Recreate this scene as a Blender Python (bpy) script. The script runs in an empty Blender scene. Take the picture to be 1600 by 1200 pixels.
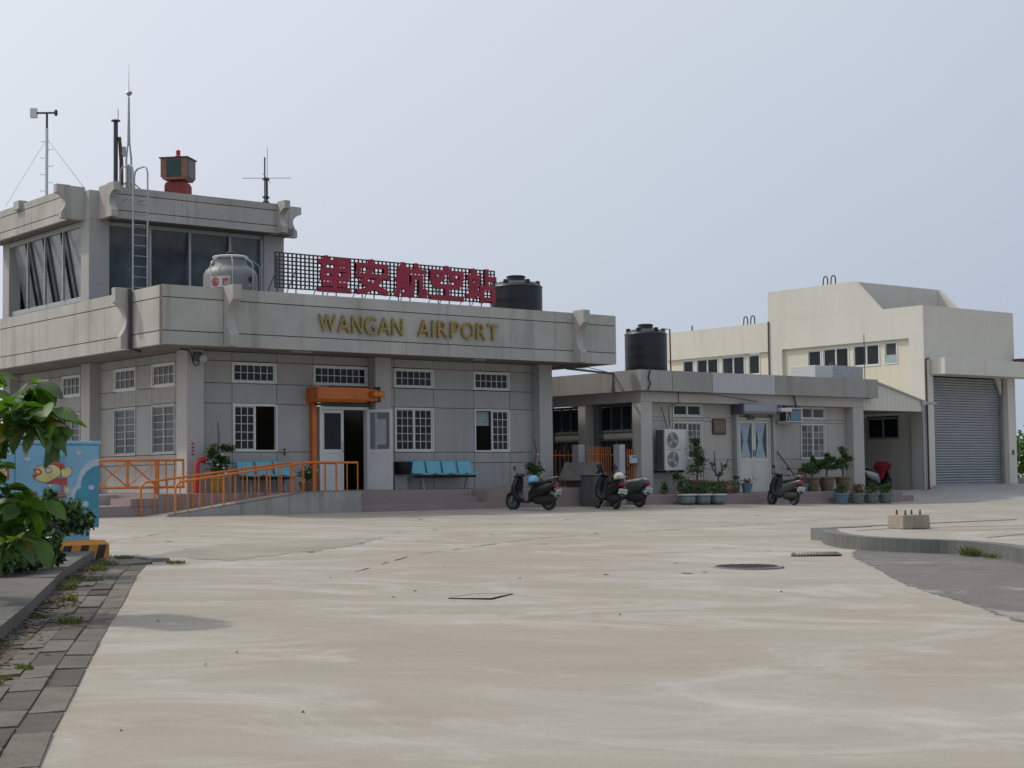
import bpy, bmesh, math, random
from mathutils import Vector, Matrix, Euler
random.seed(7)
R = math.radians
sc = bpy.context.scene

# ------------------------------------------------------------------ camera
H = 0.8
pitch, roll, yaw = R(3.27415), R(-0.674546), R(-38.7168)
f = Vector((0, math.cos(pitch), math.sin(pitch))); u = Vector((0, -math.sin(pitch), math.cos(pitch))); r = Vector((1, 0, 0))
r2 = r * math.cos(roll) + u * math.sin(roll); u2 = -r * math.sin(roll) + u * math.cos(roll)
Rz = Matrix.Rotation(yaw, 3, 'Z')
r3, u3, f3 = Rz @ r2, Rz @ u2, Rz @ f
cam = bpy.data.cameras.new('camera'); cam_o = bpy.data.objects.new('camera', cam)
sc.collection.objects.link(cam_o)
cam.sensor_width = 36; cam.lens = 2565.288 / 1600 * 36; cam.clip_end = 4000; cam.clip_start = 0.05
m3 = Matrix((r3, u3, -f3)).transposed()
cam_o.matrix_world = Matrix.Translation((0, 0, H)) @ m3.to_4x4()
sc.camera = cam_o

# ------------------------------------------------------------------ light
SUN_EL, SUN_AZ = R(50), math.atan2(-0.55, 0.835)      # toward the sun: behind the building, to the left
w = bpy.data.worlds.new('World'); sc.world = w; w.use_nodes = True
nt = w.node_tree; nt.nodes.clear()
out = nt.nodes.new('ShaderNodeOutputWorld'); bg = nt.nodes.new('ShaderNodeBackground'); sky = nt.nodes.new('ShaderNodeTexSky')
sky.sky_type = 'NISHITA'; sky.sun_disc = False; sky.sun_elevation = SUN_EL; sky.sun_rotation = SUN_AZ
sky.air_density = 1.0; sky.dust_density = 8.0; sky.ozone_density = 2.0; sky.altitude = 0
# thin high overcast veil: the sky colour is pulled towards an even pale grey-blue
mixn = nt.nodes.new('ShaderNodeMix'); mixn.data_type = 'RGBA'; mixn.inputs[0].default_value = 0.85
geo = nt.nodes.new('ShaderNodeTexCoord'); dt = nt.nodes.new('ShaderNodeVectorMath'); dt.operation = 'DOT_PRODUCT'
dt.inputs[1].default_value = (math.sin(SUN_AZ) * math.cos(SUN_EL), math.cos(SUN_AZ) * math.cos(SUN_EL), math.sin(SUN_EL))
nt.links.new(geo.outputs['Generated'], dt.inputs[0])
cl = nt.nodes.new('ShaderNodeTexNoise'); cl.inputs['Scale'].default_value = 1.6; cl.inputs['Detail'].default_value = 5; cl.inputs['Distortion'].default_value = 0.6
nt.links.new(geo.outputs['Generated'], cl.inputs['Vector'])
ca = nt.nodes.new('ShaderNodeMath'); ca.operation = 'MULTIPLY_ADD'; ca.inputs[1].default_value = 0.22; ca.inputs[2].default_value = -0.11; nt.links.new(cl.outputs['Fac'], ca.inputs[0])
cs = nt.nodes.new('ShaderNodeMath'); cs.operation = 'ADD'; nt.links.new(dt.outputs['Value'], cs.inputs[0]); nt.links.new(ca.outputs[0], cs.inputs[1])
vr = nt.nodes.new('ShaderNodeValToRGB'); nt.links.new(cs.outputs[0], vr.inputs[0])
vr.color_ramp.elements[0].position = 0.0; vr.color_ramp.elements[0].color = (0.485, 0.56, 0.69, 1)
vr.color_ramp.elements[1].position = 0.85; vr.color_ramp.elements[1].color = (0.98, 1.01, 1.07, 1)
vm = nt.nodes.new('ShaderNodeVectorMath'); vm.operation = 'SCALE'; vm.inputs['Scale'].default_value = 11.4
nt.links.new(vr.outputs[0], vm.inputs[0]); nt.links.new(vm.outputs[0], mixn.inputs[7])
nt.links.new(sky.outputs[0], mixn.inputs[6]); nt.links.new(mixn.outputs[2], bg.inputs[0])
bg.inputs[1].default_value = 0.1
nt.links.new(bg.outputs[0], out.inputs[0])
sl = bpy.data.lights.new('sun', 'SUN'); so = bpy.data.objects.new('sun', sl); sc.collection.objects.link(so)
sl.energy = 2.2; sl.angle = R(3); sl.color = (1, 0.94, 0.84)
sd = Vector((math.sin(SUN_AZ) * math.cos(SUN_EL), math.cos(SUN_AZ) * math.cos(SUN_EL), math.sin(SUN_EL)))
so.rotation_euler = sd.to_track_quat('Z', 'Y').to_euler()
sc.view_settings.view_transform = 'Standard'; sc.view_settings.look = 'None'
sc.view_settings.exposure = -0.18; sc.view_settings.gamma = 1
sc.render.engine = 'CYCLES'

# ------------------------------------------------------------------ materials
def nodes(name):
    m = bpy.data.materials.new(name); m.use_nodes = True
    t = m.node_tree; b = t.nodes['Principled BSDF']
    return m, t, b
def N(t, typ, **kw):
    n = t.nodes.new(typ)
    for k, v in kw.items():
        if k.startswith('i_'): n.inputs[int(k[2:])].default_value = v
        else: setattr(n, k, v)
    return n
def noise(t, vec, scale, detail=5, rough=0.55, dist=0.0):
    n = N(t, 'ShaderNodeTexNoise'); t.links.new(vec, n.inputs['Vector'])
    n.inputs['Scale'].default_value = scale; n.inputs['Detail'].default_value = detail
    n.inputs['Roughness'].default_value = rough; n.inputs['Distortion'].default_value = dist
    return n.outputs['Fac']
def ramp(t, fac, a, b, ca=(0, 0, 0, 1), cb=(1, 1, 1, 1)):
    n = N(t, 'ShaderNodeValToRGB'); n.color_ramp.elements[0].position = a; n.color_ramp.elements[1].position = b
    n.color_ramp.elements[0].color = ca; n.color_ramp.elements[1].color = cb
    t.links.new(fac, n.inputs[0]); return n.outputs[0]
def mix(t, fac, a, b, mode='MIX'):
    n = N(t, 'ShaderNodeMix', data_type='RGBA', blend_type=mode)
    for s, v in ((0, fac), (6, a), (7, b)):
        if isinstance(v, (int, float)): n.inputs[s].default_value = v
        elif isinstance(v, tuple): n.inputs[s].default_value = v
        else: t.links.new(v, n.inputs[s])
    return n.outputs[2]
def scaled(t, vec, s):
    n = N(t, 'ShaderNodeVectorMath', operation='MULTIPLY'); t.links.new(vec, n.inputs[0]); n.inputs[1].default_value = s
    return n.outputs[0]
def c4(c, k=1.0): return (c[0] * k, c[1] * k, c[2] * k, 1)
def bump(t, b, h, strength=0.3, dist=0.02):
    n = N(t, 'ShaderNodeBump'); n.inputs['Strength'].default_value = strength; n.inputs['Distance'].default_value = dist
    t.links.new(h, n.inputs['Height']); t.links.new(n.outputs[0], b.inputs['Normal'])

def concrete(name, base, blot=0.16, streak=0.25, rough=0.9, dark=(0.09, 0.09, 0.085), grain=0.12, scale=0.7, pv=0.06):
    m, t, b = nodes(name); p = N(t, 'ShaderNodeNewGeometry').outputs['Position']
    c = mix(t, ramp(t, noise(t, p, scale, 6), 0.3, 0.7), c4(base, 1 - blot), c4(base, 1 + blot))
    g = noise(t, p, 38, 3, 0.7)
    c = mix(t, grain, c, ramp(t, g, 0.35, 0.65, c4(base, 0.6), c4(base, 1.4)))
    s = ramp(t, noise(t, scaled(t, p, (3.2, 3.2, 0.22)), 1.0, 5, 0.6), 0.52, 0.78)
    s2 = N(t, 'ShaderNodeMath', operation='MULTIPLY'); t.links.new(s, s2.inputs[0]); s2.inputs[1].default_value = streak
    c = mix(t, s2.outputs[0], c, c4(dark))
    oi = N(t, 'ShaderNodeObjectInfo').outputs['Random']
    c = mix(t, 1.0, c, ramp(t, oi, 0.0, 1.0, (1 - pv, 1 - pv, 1 - pv, 1), (1 + pv * .6, 1 + pv * .6, 1 + pv * .55, 1)), 'MULTIPLY')
    t.links.new(c, b.inputs['Base Color']); b.inputs['Roughness'].default_value = rough
    bump(t, b, g, 0.15, 0.01)
    return m
def plain(name, col, rough=0.5, metal=0.0, var=0.12, scale=6.0, spec=None, coord='Object', bmp=0.0, wear=None):
    m, t, b = nodes(name)
    p = N(t, 'ShaderNodeTexCoord').outputs['Object'] if coord == 'Object' else N(t, 'ShaderNodeNewGeometry').outputs['Position']
    n = noise(t, p, scale, 5)
    c = mix(t, ramp(t, n, 0.3, 0.7), c4(col, 1 - var), c4(col, 1 + var))
    if wear:
        c = mix(t, ramp(t, noise(t, p, scale * 2.3, 7, 0.7), 0.58, 0.68), c, c4(wear))
    t.links.new(c, b.inputs['Base Color']); b.inputs['Roughness'].default_value = rough; b.inputs['Metallic'].default_value = metal
    if spec is not None: b.inputs['Specular IOR Level'].default_value = spec
    if bmp: bump(t, b, n, bmp, 0.01)
    return m
def leafmat(name, a, bcol, trans=0.45, rough=0.35):
    m, t, b = nodes(name)
    inf = N(t, 'ShaderNodeObjectInfo').outputs['Random']
    p = N(t, 'ShaderNodeNewGeometry').outputs['Position']
    fac = mix(t, 0.5, ramp(t, noise(t, p, 5, 3), 0.35, 0.65), inf)
    c = mix(t, fac, c4(a), c4(bcol))
    t.links.new(c, b.inputs['Base Color']); b.inputs['Roughness'].default_value = rough
    tr = N(t, 'ShaderNodeBsdfTranslucent'); cc = mix(t, 1.0, c, (2.0, 2.3, 0.5, 1), 'MULTIPLY'); t.links.new(cc, tr.inputs[0])
    ms = N(t, 'ShaderNodeMixShader'); ms.inputs[0].default_value = trans
    t.links.new(b.outputs[0], ms.inputs[1]); t.links.new(tr.outputs[0], ms.inputs[2])
    t.links.new(ms.outputs[0], t.nodes['Material Output'].inputs[0])
    return m

M = {}
M['wall'] = concrete('grey wall panel render', (0.372, 0.366, 0.352), 0.08, 0.22, grain=0.22)
M['column'] = concrete('grey column render', (0.395, 0.388, 0.372), 0.08, 0.16, grain=0.2)
M['fascia'] = concrete('grey fascia render', (0.405, 0.39, 0.36), 0.16, 0.6, dark=(0.18, 0.165, 0.14), grain=0.22, scale=0.9)
M['crack'] = concrete('ground crack', (0.09, 0.08, 0.065), 0.3, 0.1)
M['joint'] = concrete('dark joint', (0.11, 0.108, 0.10), 0.1, 0.1)
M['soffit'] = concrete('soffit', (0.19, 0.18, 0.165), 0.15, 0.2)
M['annex'] = concrete('annex wall render', (0.42, 0.40, 0.37), 0.08, 0.22, dark=(0.2, 0.18, 0.15), grain=0.2)
M['annexf'] = concrete('annex fascia render', (0.33, 0.32, 0.30), 0.13, 0.5, dark=(0.12, 0.11, 0.1), grain=0.22)
M['patch'] = concrete('repainted grey patch', (0.47, 0.475, 0.49), 0.04, 0.08)
M['cream'] = concrete('cream wall paint', (0.62, 0.60, 0.53), 0.05, 0.24, dark=(0.36, 0.33, 0.27), grain=0.14, pv=0.01)
M['creamy'] = concrete('yellow recess paint', (0.68, 0.635, 0.50), 0.05, 0.2, dark=(0.42, 0.36, 0.22), grain=0.1)
M['pinktile'] = concrete('pink grey tiles', (0.27, 0.215, 0.21), 0.12, 0.25, dark=(0.14, 0.11, 0.11), grain=0.3, scale=2.0)
M['rampc'] = concrete('ramp concrete', (0.31, 0.305, 0.275), 0.2, 0.6, dark=(0.1, 0.1, 0.09), grain=0.2, scale=1.6)
M['apron'] = concrete('apron concrete', (0.31, 0.305, 0.29), 0.12, 0.1, grain=0.2)
M['kerb'] = concrete('kerb concrete', (0.22, 0.215, 0.205), 0.2, 0.6, dark=(0.1, 0.1, 0.09), grain=0.25, scale=1.5)
M['kerbshade'] = concrete('kerb concrete with painted shade', (0.135, 0.138, 0.13), 0.2, 0.6, dark=(0.06, 0.06, 0.055), grain=0.2, scale=1.5)  # darker copy of the kerb: shade on its near face put into colour
M['oldwalk'] = concrete('weathered pavement', (0.115, 0.107, 0.096), 0.3, 0.1, grain=0.35, scale=1.4)
M['slabd'] = concrete('dirty gutter slab', (0.075, 0.063, 0.05), 0.4, 0.1, grain=0.5, scale=3.6, pv=.25)
M['slab'] = concrete('weathered gutter slab', (0.122, 0.108, 0.088), 0.5, 0.1, grain=0.5, scale=3.4, pv=.22)
M['soil'] = concrete('soil', (0.10, 0.07, 0.05), 0.4, 0.1, grain=0.5, scale=6)
M['shaleyellow'] = M['cream']
M['white'] = plain('white window paint', (0.62, 0.63, 0.60), 0.45, var=0.06)
M['alu'] = plain('dull aluminium frame', (0.36, 0.38, 0.37), 0.4, 0.3, var=0.08)
M['steel'] = plain('galvanised steel', (0.35, 0.36, 0.37), 0.45, 0.5, var=0.15)
M['darksteel'] = plain('dark steel', (0.05, 0.055, 0.06), 0.5, 0.3)
M['black'] = plain('black plastic', (0.012, 0.013, 0.015), 0.35, var=0.2)
M['rubber'] = plain('rubber', (0.018, 0.018, 0.018), 0.8)
M['tank'] = plain('black polyethylene', (0.014, 0.017, 0.022), 0.42, var=0.25, scale=2, spec=0.4)
M['stainless'] = plain('silver tank shell', (0.22, 0.222, 0.228), 0.55, 0.25, var=0.08, scale=3)
M['orange'] = plain('orange paint', (0.55, 0.16, 0.018), 0.45, var=0.14, scale=5)
M['orangeb'] = plain('orange shutter housing paint', (0.50, 0.13, 0.018), 0.5, var=0.12, scale=2, wear=(0.32, 0.09, 0.02))
M['red'] = plain('red paint', (0.42, 0.02, 0.03), 0.45, var=0.15)
M['signred'] = plain('sign red sheet', (0.30, 0.018, 0.045), 0.55, var=0.1)
M['lattice'] = plain('dark green grey lattice steel', (0.035, 0.045, 0.045), 0.6, 0.2)
M['gold'] = plain('tarnished brass letters', (0.30, 0.23, 0.07), 0.42, 0.55, var=0.25, scale=12)
M['seat'] = plain('pale blue seat plastic', (0.14, 0.42, 0.53), 0.4, var=0.06)
M['beacon'] = plain('faded red brown paint', (0.26, 0.12, 0.08), 0.6, var=0.2, wear=(0.18, 0.06, 0.04))
M['beaconred'] = plain('rusty red paint', (0.24, 0.035, 0.03), 0.7, var=0.3, wear=(0.12, 0.03, 0.02))
M['green'] = plain('dark green shutter', (0.015, 0.06, 0.045), 0.3)
M['shutter'] = plain('grey shutter steel', (0.29, 0.305, 0.32), 0.42, 0.25, var=0.08, scale=1.5)
M['acwhite'] = plain('unit casing', (0.55, 0.57, 0.57), 0.45, var=0.05)
M['curtain'] = plain('pale blue curtain', (0.60, 0.66, 0.68), 0.9, var=0.15, scale=14)
M['lace'] = plain('grey lace curtain', (0.16, 0.17, 0.19), 0.9, var=0.6, scale=22)
M['wood'] = plain('dark wood', (0.06, 0.04, 0.03), 0.7, var=0.3)
M['grey'] = plain('dark grey sheet', (0.08, 0.085, 0.09), 0.6, var=0.25)
M['roofg'] = plain('weathered roof board', (0.13, 0.12, 0.11), 0.8, var=0.25)
M['blockc'] = concrete('stained beige concrete', (0.30, 0.26, 0.21), 0.2, 0.5, dark=(0.16, 0.09, 0.05), grain=0.25, scale=3)
M['rust'] = plain('rust', (0.095, 0.052, 0.038), 0.8, var=0.4, scale=20)
M['blue'] = plain('cabinet blue', (0.20, 0.42, 0.56), 0.5, var=0.12, scale=2.5)
M['teal'] = plain('mural teal', (0.05, 0.27, 0.36), 0.55, var=0.16, scale=4, wear=(0.25, 0.33, 0.38))
M['pale'] = plain('mural pale lilac', (0.45, 0.50, 0.60), 0.55, var=0.05)
M['fishy'] = plain('mural yellow', (0.60, 0.55, 0.22), 0.55, var=0.16, scale=4, wear=(0.25, 0.33, 0.38))
M['fishr'] = plain('mural red', (0.42, 0.06, 0.05), 0.55, var=0.16, scale=4, wear=(0.25, 0.33, 0.38))
M['ink'] = plain('mural dark line', (0.06, 0.03, 0.03), 0.6)
M['stripe'] = plain('hazard amber', (0.55, 0.22, 0.03), 0.6, var=0.15, scale=3)
M['ink2'] = plain('hazard black', (0.02, 0.02, 0.02), 0.6)
M['potblue'] = plain('glazed blue pot', (0.10, 0.19, 0.24), 0.5)
M['potgreen'] = plain('glazed grey green pot', (0.14, 0.18, 0.17), 0.35, var=0.3, scale=9)
M['pottan'] = plain('brown clay pot', (0.16, 0.10, 0.07), 0.5, var=0.3)
M['potyel'] = plain('ochre pot', (0.25, 0.18, 0.05), 0.5)
M['helmblue'] = plain('blue helmet', (0.16, 0.40, 0.62), 0.25)
M['helmwhite'] = plain('cream helmet', (0.60, 0.55, 0.45), 0.3, var=0.2, scale=10)
M['scblack'] = plain('black scooter panel', (0.012, 0.012, 0.014), 0.25)
M['scgrey'] = plain('dark green grey scooter panel', (0.05, 0.06, 0.06), 0.3)
M['scsilver'] = plain('silver scooter panel', (0.35, 0.36, 0.38), 0.3, 0.4)
M['chrome'] = plain('chrome', (0.6, 0.6, 0.6), 0.15, 1.0)
M['mirror'] = plain('mirror', (0.8, 0.82, 0.85), 0.05, 1.0)
M['tail'] = plain('red lens', (0.25, 0.01, 0.01), 0.15)
M['plate'] = plain('white number plate', (0.55, 0.62, 0.60), 0.4)
M['platei'] = plain('plate marks', (0.10, 0.16, 0.14), 0.5)
M['redcloth'] = plain('red cloth', (0.38, 0.02, 0.025), 0.9, var=0.2)
M['leaf'] = leafmat('broad leaf', (0.022, 0.056, 0.013), (0.085, 0.16, 0.024), 0.40, 0.5)
M['leafold'] = leafmat('turning leaf', (0.20, 0.12, 0.02), (0.30, 0.22, 0.04), 0.35)
M['leafd'] = leafmat('dark shrub leaf', (0.018, 0.045, 0.016), (0.05, 0.10, 0.03), 0.22, 0.25)
M['leafp'] = leafmat('potted plant leaf', (0.025, 0.06, 0.02), (0.06, 0.12, 0.03), 0.25, 0.4)
M['leafr'] = leafmat('reddish dry leaf', (0.13, 0.07, 0.045), (0.18, 0.12, 0.08), 0.2, 0.6)
M['grass'] = leafmat('weed green', (0.05, 0.075, 0.022), (0.13, 0.13, 0.055), 0.3, 0.6)
M['bark'] = plain('bark', (0.12, 0.095, 0.07), 0.9, var=0.3, scale=12, bmp=0.4)
M['flower'] = plain('white flower', (0.7, 0.7, 0.7), 0.7)
M['flowerp'] = plain('pink flower', (0.55, 0.08, 0.15), 0.7)
M['blind'] = plain('pale blind', (0.33, 0.42, 0.42), 0.8)
M['paper'] = plain('paper notice', (0.5, 0.48, 0.42), 0.9)
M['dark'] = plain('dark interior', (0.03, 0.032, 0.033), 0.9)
M['floor'] = plain('interior floor', (0.16, 0.15, 0.14), 0.4)
M['door'] = plain('white door enamel', (0.55, 0.57, 0.56), 0.4, var=0.06, scale=2)
M['doorg'] = plain('greenish white door enamel', (0.55, 0.56, 0.50), 0.4, var=0.06, scale=2)

def glassmat(name, col, rough=0.08, spec=0.5):
    m, t, b = nodes(name); b.inputs['Base Color'].default_value = c4(col); b.inputs['Roughness'].default_value = rough
    b.inputs['Specular IOR Level'].default_value = spec
    p = N(t, 'ShaderNodeNewGeometry').outputs['Position']
    oi = N(t, 'ShaderNodeObjectInfo').outputs['Random']
    c = mix(t, ramp(t, noise(t, p, 1.7, 3), 0.35, 0.65), c4(col, 0.75), c4(col, 1.25)); c = mix(t, 1.0, c, ramp(t, oi, 0, 1, (.7, .7, .7, 1), (1.8, 1.8, 1.8, 1)), 'MULTIPLY'); t.links.new(c, b.inputs['Base Color'])
    return m
M['glass'] = glassmat('dark window glass', (0.012, 0.016, 0.019), 0.12, 0.22)
M['glassb'] = glassmat('tinted blue glass', (0.085, 0.108, 0.125), 0.1, 0.4)
M['glasssky'] = glassmat('glass with painted sky reflection', (0.20, 0.215, 0.22), 0.12, 0.6)  # sky reflection put into the base colour as a lighter grey
M['glassl'] = glassmat('glass over pale lace', (0.10, 0.10, 0.108), 0.3, 0.25)
M['glassc'] = glassmat('glass over lace curtain', (0.045, 0.048, 0.055), 0.25, 0.22)
def clearglass(name, tint, a):
    m, t, b = nodes(name)
    tr = N(t, 'ShaderNodeBsdfTransparent'); tr.inputs[0].default_value = c4(tint)
    gl = N(t, 'ShaderNodeBsdfGlossy'); gl.inputs['Roughness'].default_value = 0.04; gl.inputs[0].default_value = (0.8, 0.85, 0.9, 1)
    ms = N(t, 'ShaderNodeMixShader'); ms.inputs[0].default_value = a; t.links.new(tr.outputs[0], ms.inputs[1]); t.links.new(gl.outputs[0], ms.inputs[2])
    t.links.new(ms.outputs[0], t.nodes['Material Output'].inputs[0]); return m
M['clear'] = clearglass('tinted clear glass', (0.85, 0.88, 0.90), 0.05)

# ground: pale beige concrete with wide smeared trowel and water marks
def groundmat():
    m, t, b = nodes('plaza concrete'); p = N(t, 'ShaderNodeNewGeometry').outputs['Position']
    def dot(v):
        n = N(t, 'ShaderNodeVectorMath', operation='DOT_PRODUCT'); t.links.new(p, n.inputs[0]); n.inputs[1].default_value = v; return n.outputs['Value']
    cb = N(t, 'ShaderNodeCombineXYZ'); t.links.new(dot((0.78 * 0.6, -0.625 * 0.6, 0)), cb.inputs[0]); t.links.new(dot((0.625, 0.78, 0)), cb.inputs[1])
    v = cb.outputs[0]
    beige = (0.282, 0.247, 0.198)
    grey = (0.345, 0.327, 0.288)
    big = noise(t, v, 0.20, 7, 0.62, 1.8)
    c = mix(t, ramp(t, big, 0.40, 0.62), c4(beige), c4(grey))
    mid = noise(t, scaled(t, v, (0.8, 1.2, 1)), 0.6, 8, 0.62, 2.2)
    c = mix(t, ramp(t, mid, 0.36, 0.66, (0.75, 0.75, 0.75, 1), (0, 0, 0, 1)), c, c4(beige, 0.90))
    sw = noise(t, v, 0.42, 10, 0.7, 2.4)
    c = mix(t, ramp(t, sw, 0.50, 0.66, (0, 0, 0, 1), (0.62, 0.62, 0.62, 1)), c, (0.45, 0.44, 0.405, 1))
    fl = noise(t, scaled(t, v, (0.9, 1.8, 1)), 1.4, 10, 0.72, 1.2)
    c = mix(t, ramp(t, fl, 0.62, 0.74, (0, 0, 0, 1), (0.4, 0.4, 0.4, 1)), c, (0.53, 0.515, 0.48, 1))
    sm = noise(t, v, 0.33, 6, 0.6, 1.2)
    c = mix(t, ramp(t, sm, 0.55, 0.78, (0, 0, 0, 1), (0.55, 0.55, 0.55, 1)), c, (0.235, 0.20, 0.15, 1))
    g = noise(t, p, 55, 4, 0.75)
    c = mix(t, 0.16, c, ramp(t, g, 0.3, 0.7, (0.17, 0.15, 0.12, 1), (0.55, 0.5, 0.42, 1)))
    sp = noise(t, p, 24, 2, 0.5)
    c = mix(t, ramp(t, sp, 0.75, 0.78, (0, 0, 0, 1), (0.6, 0.6, 0.6, 1)), c, (0.1, 0.09, 0.07, 1))
    t.links.new(c, b.inputs['Base Color']); b.inputs['Roughness'].default_value = 0.85
    bump(t, b, g, 0.2, 0.004)
    return m
M['plaza'] = groundmat()
def asphmat():
    m, t, b = nodes('worn grey surface'); p = N(t, 'ShaderNodeNewGeometry').outputs['Position']
    c = mix(t, ramp(t, noise(t, p, 1.1, 6, 0.65, 1.0), 0.35, 0.7), (0.085, 0.078, 0.067, 1), (0.14, 0.127, 0.108, 1))
    c = mix(t, ramp(t, noise(t, p, 0.55, 8, 0.7, 2.0), 0.56, 0.66), c, (0.30, 0.28, 0.245, 1))
    g = noise(t, p, 70, 3, 0.7); c = mix(t, 0.3, c, ramp(t, g, 0.3, 0.7, (0.05, 0.05, 0.05, 1), (0.33, 0.32, 0.3, 1)))
    t.links.new(c, b.inputs['Base Color']); b.inputs['Roughness'].default_value = 0.9; bump(t, b, g, 0.4, 0.006); return m
M['asphalt'] = asphmat()
M['stripgrey'] = concrete('grey repaired concrete', (0.27, 0.245, 0.20), 0.22, 0.1, grain=0.25, scale=.8)

# ------------------------------------------------------------------ object helpers
col = sc.collection
def wl(o):
    v = Vector((0, 0, 0))
    while o is not None:
        v = v + Vector(o.location); o = o.parent
    return v
class MB:
    def __init__(s): s.v = []; s.f = []
    def add(s, vs, fs):
        n = len(s.v); s.v += [tuple(x) for x in vs]; s.f += [tuple(i + n for i in q) for q in fs]; return s
    def box(s, x0, x1, y0, y1, z0, z1):
        vs = [(x, y, z) for x in (x0, x1) for y in (y0, y1) for z in (z0, z1)]
        return s.add(vs, [(0, 1, 3, 2), (4, 6, 7, 5), (0, 4, 5, 1), (2, 3, 7, 6), (0, 2, 6, 4), (1, 5, 7, 3)])
    def tube(s, pts, rad, n=8, cap=True):
        pts = [Vector(p) for p in pts]; rs = rad if isinstance(rad, (list, tuple)) else [rad] * len(pts)
        vs = []; up = Vector((0, 0, 1))
        prev = None
        for i, p in enumerate(pts):
            a = pts[max(i - 1, 0)]; b = pts[min(i + 1, len(pts) - 1)]; d = (b - a).normalized()
            if prev is None:
                e = d.cross(up if abs(d.z) < 0.9 else Vector((1, 0, 0))).normalized()
            else:
                e = (prev - d * prev.dot(d)).normalized()
            prev = e; g = d.cross(e)
            for k in range(n):
                t = 2 * math.pi * k / n; vs.append(p + (e * math.cos(t) + g * math.sin(t)) * rs[i])
        fs = [(i * n + k, i * n + (k + 1) % n, (i + 1) * n + (k + 1) % n, (i + 1) * n + k) for i in range(len(pts) - 1) for k in range(n)]
        if cap: fs += [tuple(range(n))[::-1], tuple((len(pts) - 1) * n + k for k in range(n))]
        return s.add(vs, fs)
    def lathe(s, prof, c, n=32, ax='z'):
        vs = []
        for (rr, z) in prof:
            for k in range(n):
                t = 2 * math.pi * k / n
                a, b_ = rr * math.cos(t), rr * math.sin(t)
                if ax == 'z': vs.append((c[0] + a, c[1] + b_, c[2] + z))
                elif ax == 'y': vs.append((c[0] + a, c[1] + z, c[2] + b_))
                else: vs.append((c[0] + z, c[1] + a, c[2] + b_))
        m = len(prof)
        fs = [(i * n + k, i * n + (k + 1) % n, (i + 1) * n + (k + 1) % n, (i + 1) * n + k) for i in range(m - 1) for k in range(n)]
        fs += [tuple(range(n))[::-1], tuple((m - 1) * n + k for k in range(n))]
        return s.add(vs, fs)
    def prism(s, poly, a, b, plane='xz'):
        # extrude a closed 2D polygon between a and b along the third axis
        def P(p, q):
            return (p[0], q, p[1]) if plane == 'xz' else ((q, p[0], p[1]) if plane == 'yz' else (p[0], p[1], q))
        n = len(poly); vs = [P(p, a) for p in poly] + [P(p, b) for p in poly]
        fs = [tuple(range(n)), tuple(range(2 * n - 1, n - 1, -1))] + [(i, i + n, (i + 1) % n + n, (i + 1) % n) for i in range(n)]
        return s.add(vs, fs)
    def loft(s, st, n=14, e=0.75):
        # stations (x, z, halfwidth y, half thickness) along a path in xz
        vs = []
        for i, (x, z, wy, h) in enumerate(st):
            a = st[max(i - 1, 0)]; b_ = st[min(i + 1, len(st) - 1)]
            d = Vector((b_[0] - a[0], 0, b_[1] - a[1])).normalized(); q = Vector((-d.z, 0, d.x))
            for k in range(n):
                t = 2 * math.pi * k / n; cs, sn = math.cos(t), math.sin(t)
                cs = math.copysign(abs(cs) ** e, cs); sn = math.copysign(abs(sn) ** e, sn)
                p = Vector((x, 0, z)) + q * (sn * h); vs.append((p.x, cs * wy, p.z))
        m = len(st)
        fs = [(i * n + k, i * n + (k + 1) % n, (i + 1) * n + (k + 1) % n, (i + 1) * n + k) for i in range(m - 1) for k in range(n)]
        fs += [tuple(range(n))[::-1], tuple((m - 1) * n + k for k in range(n))]
        return s.add(vs, fs)
    def xf(s, mat):
        s.v = [tuple(mat @ Vector(p)) for p in s.v]; return s
    def build(s, name, m, parent=None, smooth=False, local=False, origin=None):
        o0 = Vector((0, 0, 0)) if local else (wl(parent) if parent else (Vector(origin) if origin else Vector((0, 0, 0))))
        me = bpy.data.meshes.new(name)
        me.from_pydata([tuple(Vector(p) - o0) for p in s.v], [], s.f); me.update()
        bm = bmesh.new(); bm.from_mesh(me); bmesh.ops.recalc_face_normals(bm, faces=bm.faces); bm.to_mesh(me); bm.free()
        me.materials.append(M[m] if isinstance(m, str) else m)
        if smooth:
            me.polygons.foreach_set('use_smooth', [True] * len(me.polygons))
            try: me.set_sharp_from_angle(angle=R(35))
            except Exception: pass
        o = bpy.data.objects.new(name, me); col.objects.link(o)
        if parent: o.parent = parent
        elif origin: o.location = origin
        return o
def bevel(o, wd=0.01, seg=2):
    md = o.modifiers.new('bevel', 'BEVEL'); md.width = wd; md.segments = seg; md.limit_method = 'ANGLE'; return o
def tag(o, label=None, cat=None, group=None, kind=None):
    if label: o['label'] = label
    if cat: o['category'] = cat
    if group: o['group'] = group
    if kind: o['kind'] = kind
    return o
def thing(name, loc, label, cat, group=None, rz=0):
    o = bpy.data.objects.new(name, None); col.objects.link(o); o.location = loc; o.rotation_euler = (0, 0, rz); o.empty_display_size = 0.2
    return tag(o, label, cat, group)
def copy_tree(o, parent=None):
    c = o.copy(); col.objects.link(c)
    if parent: c.parent = parent
    for ch in list(o.children): copy_tree(ch, c)
    return c
cube_cache = {}
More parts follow.
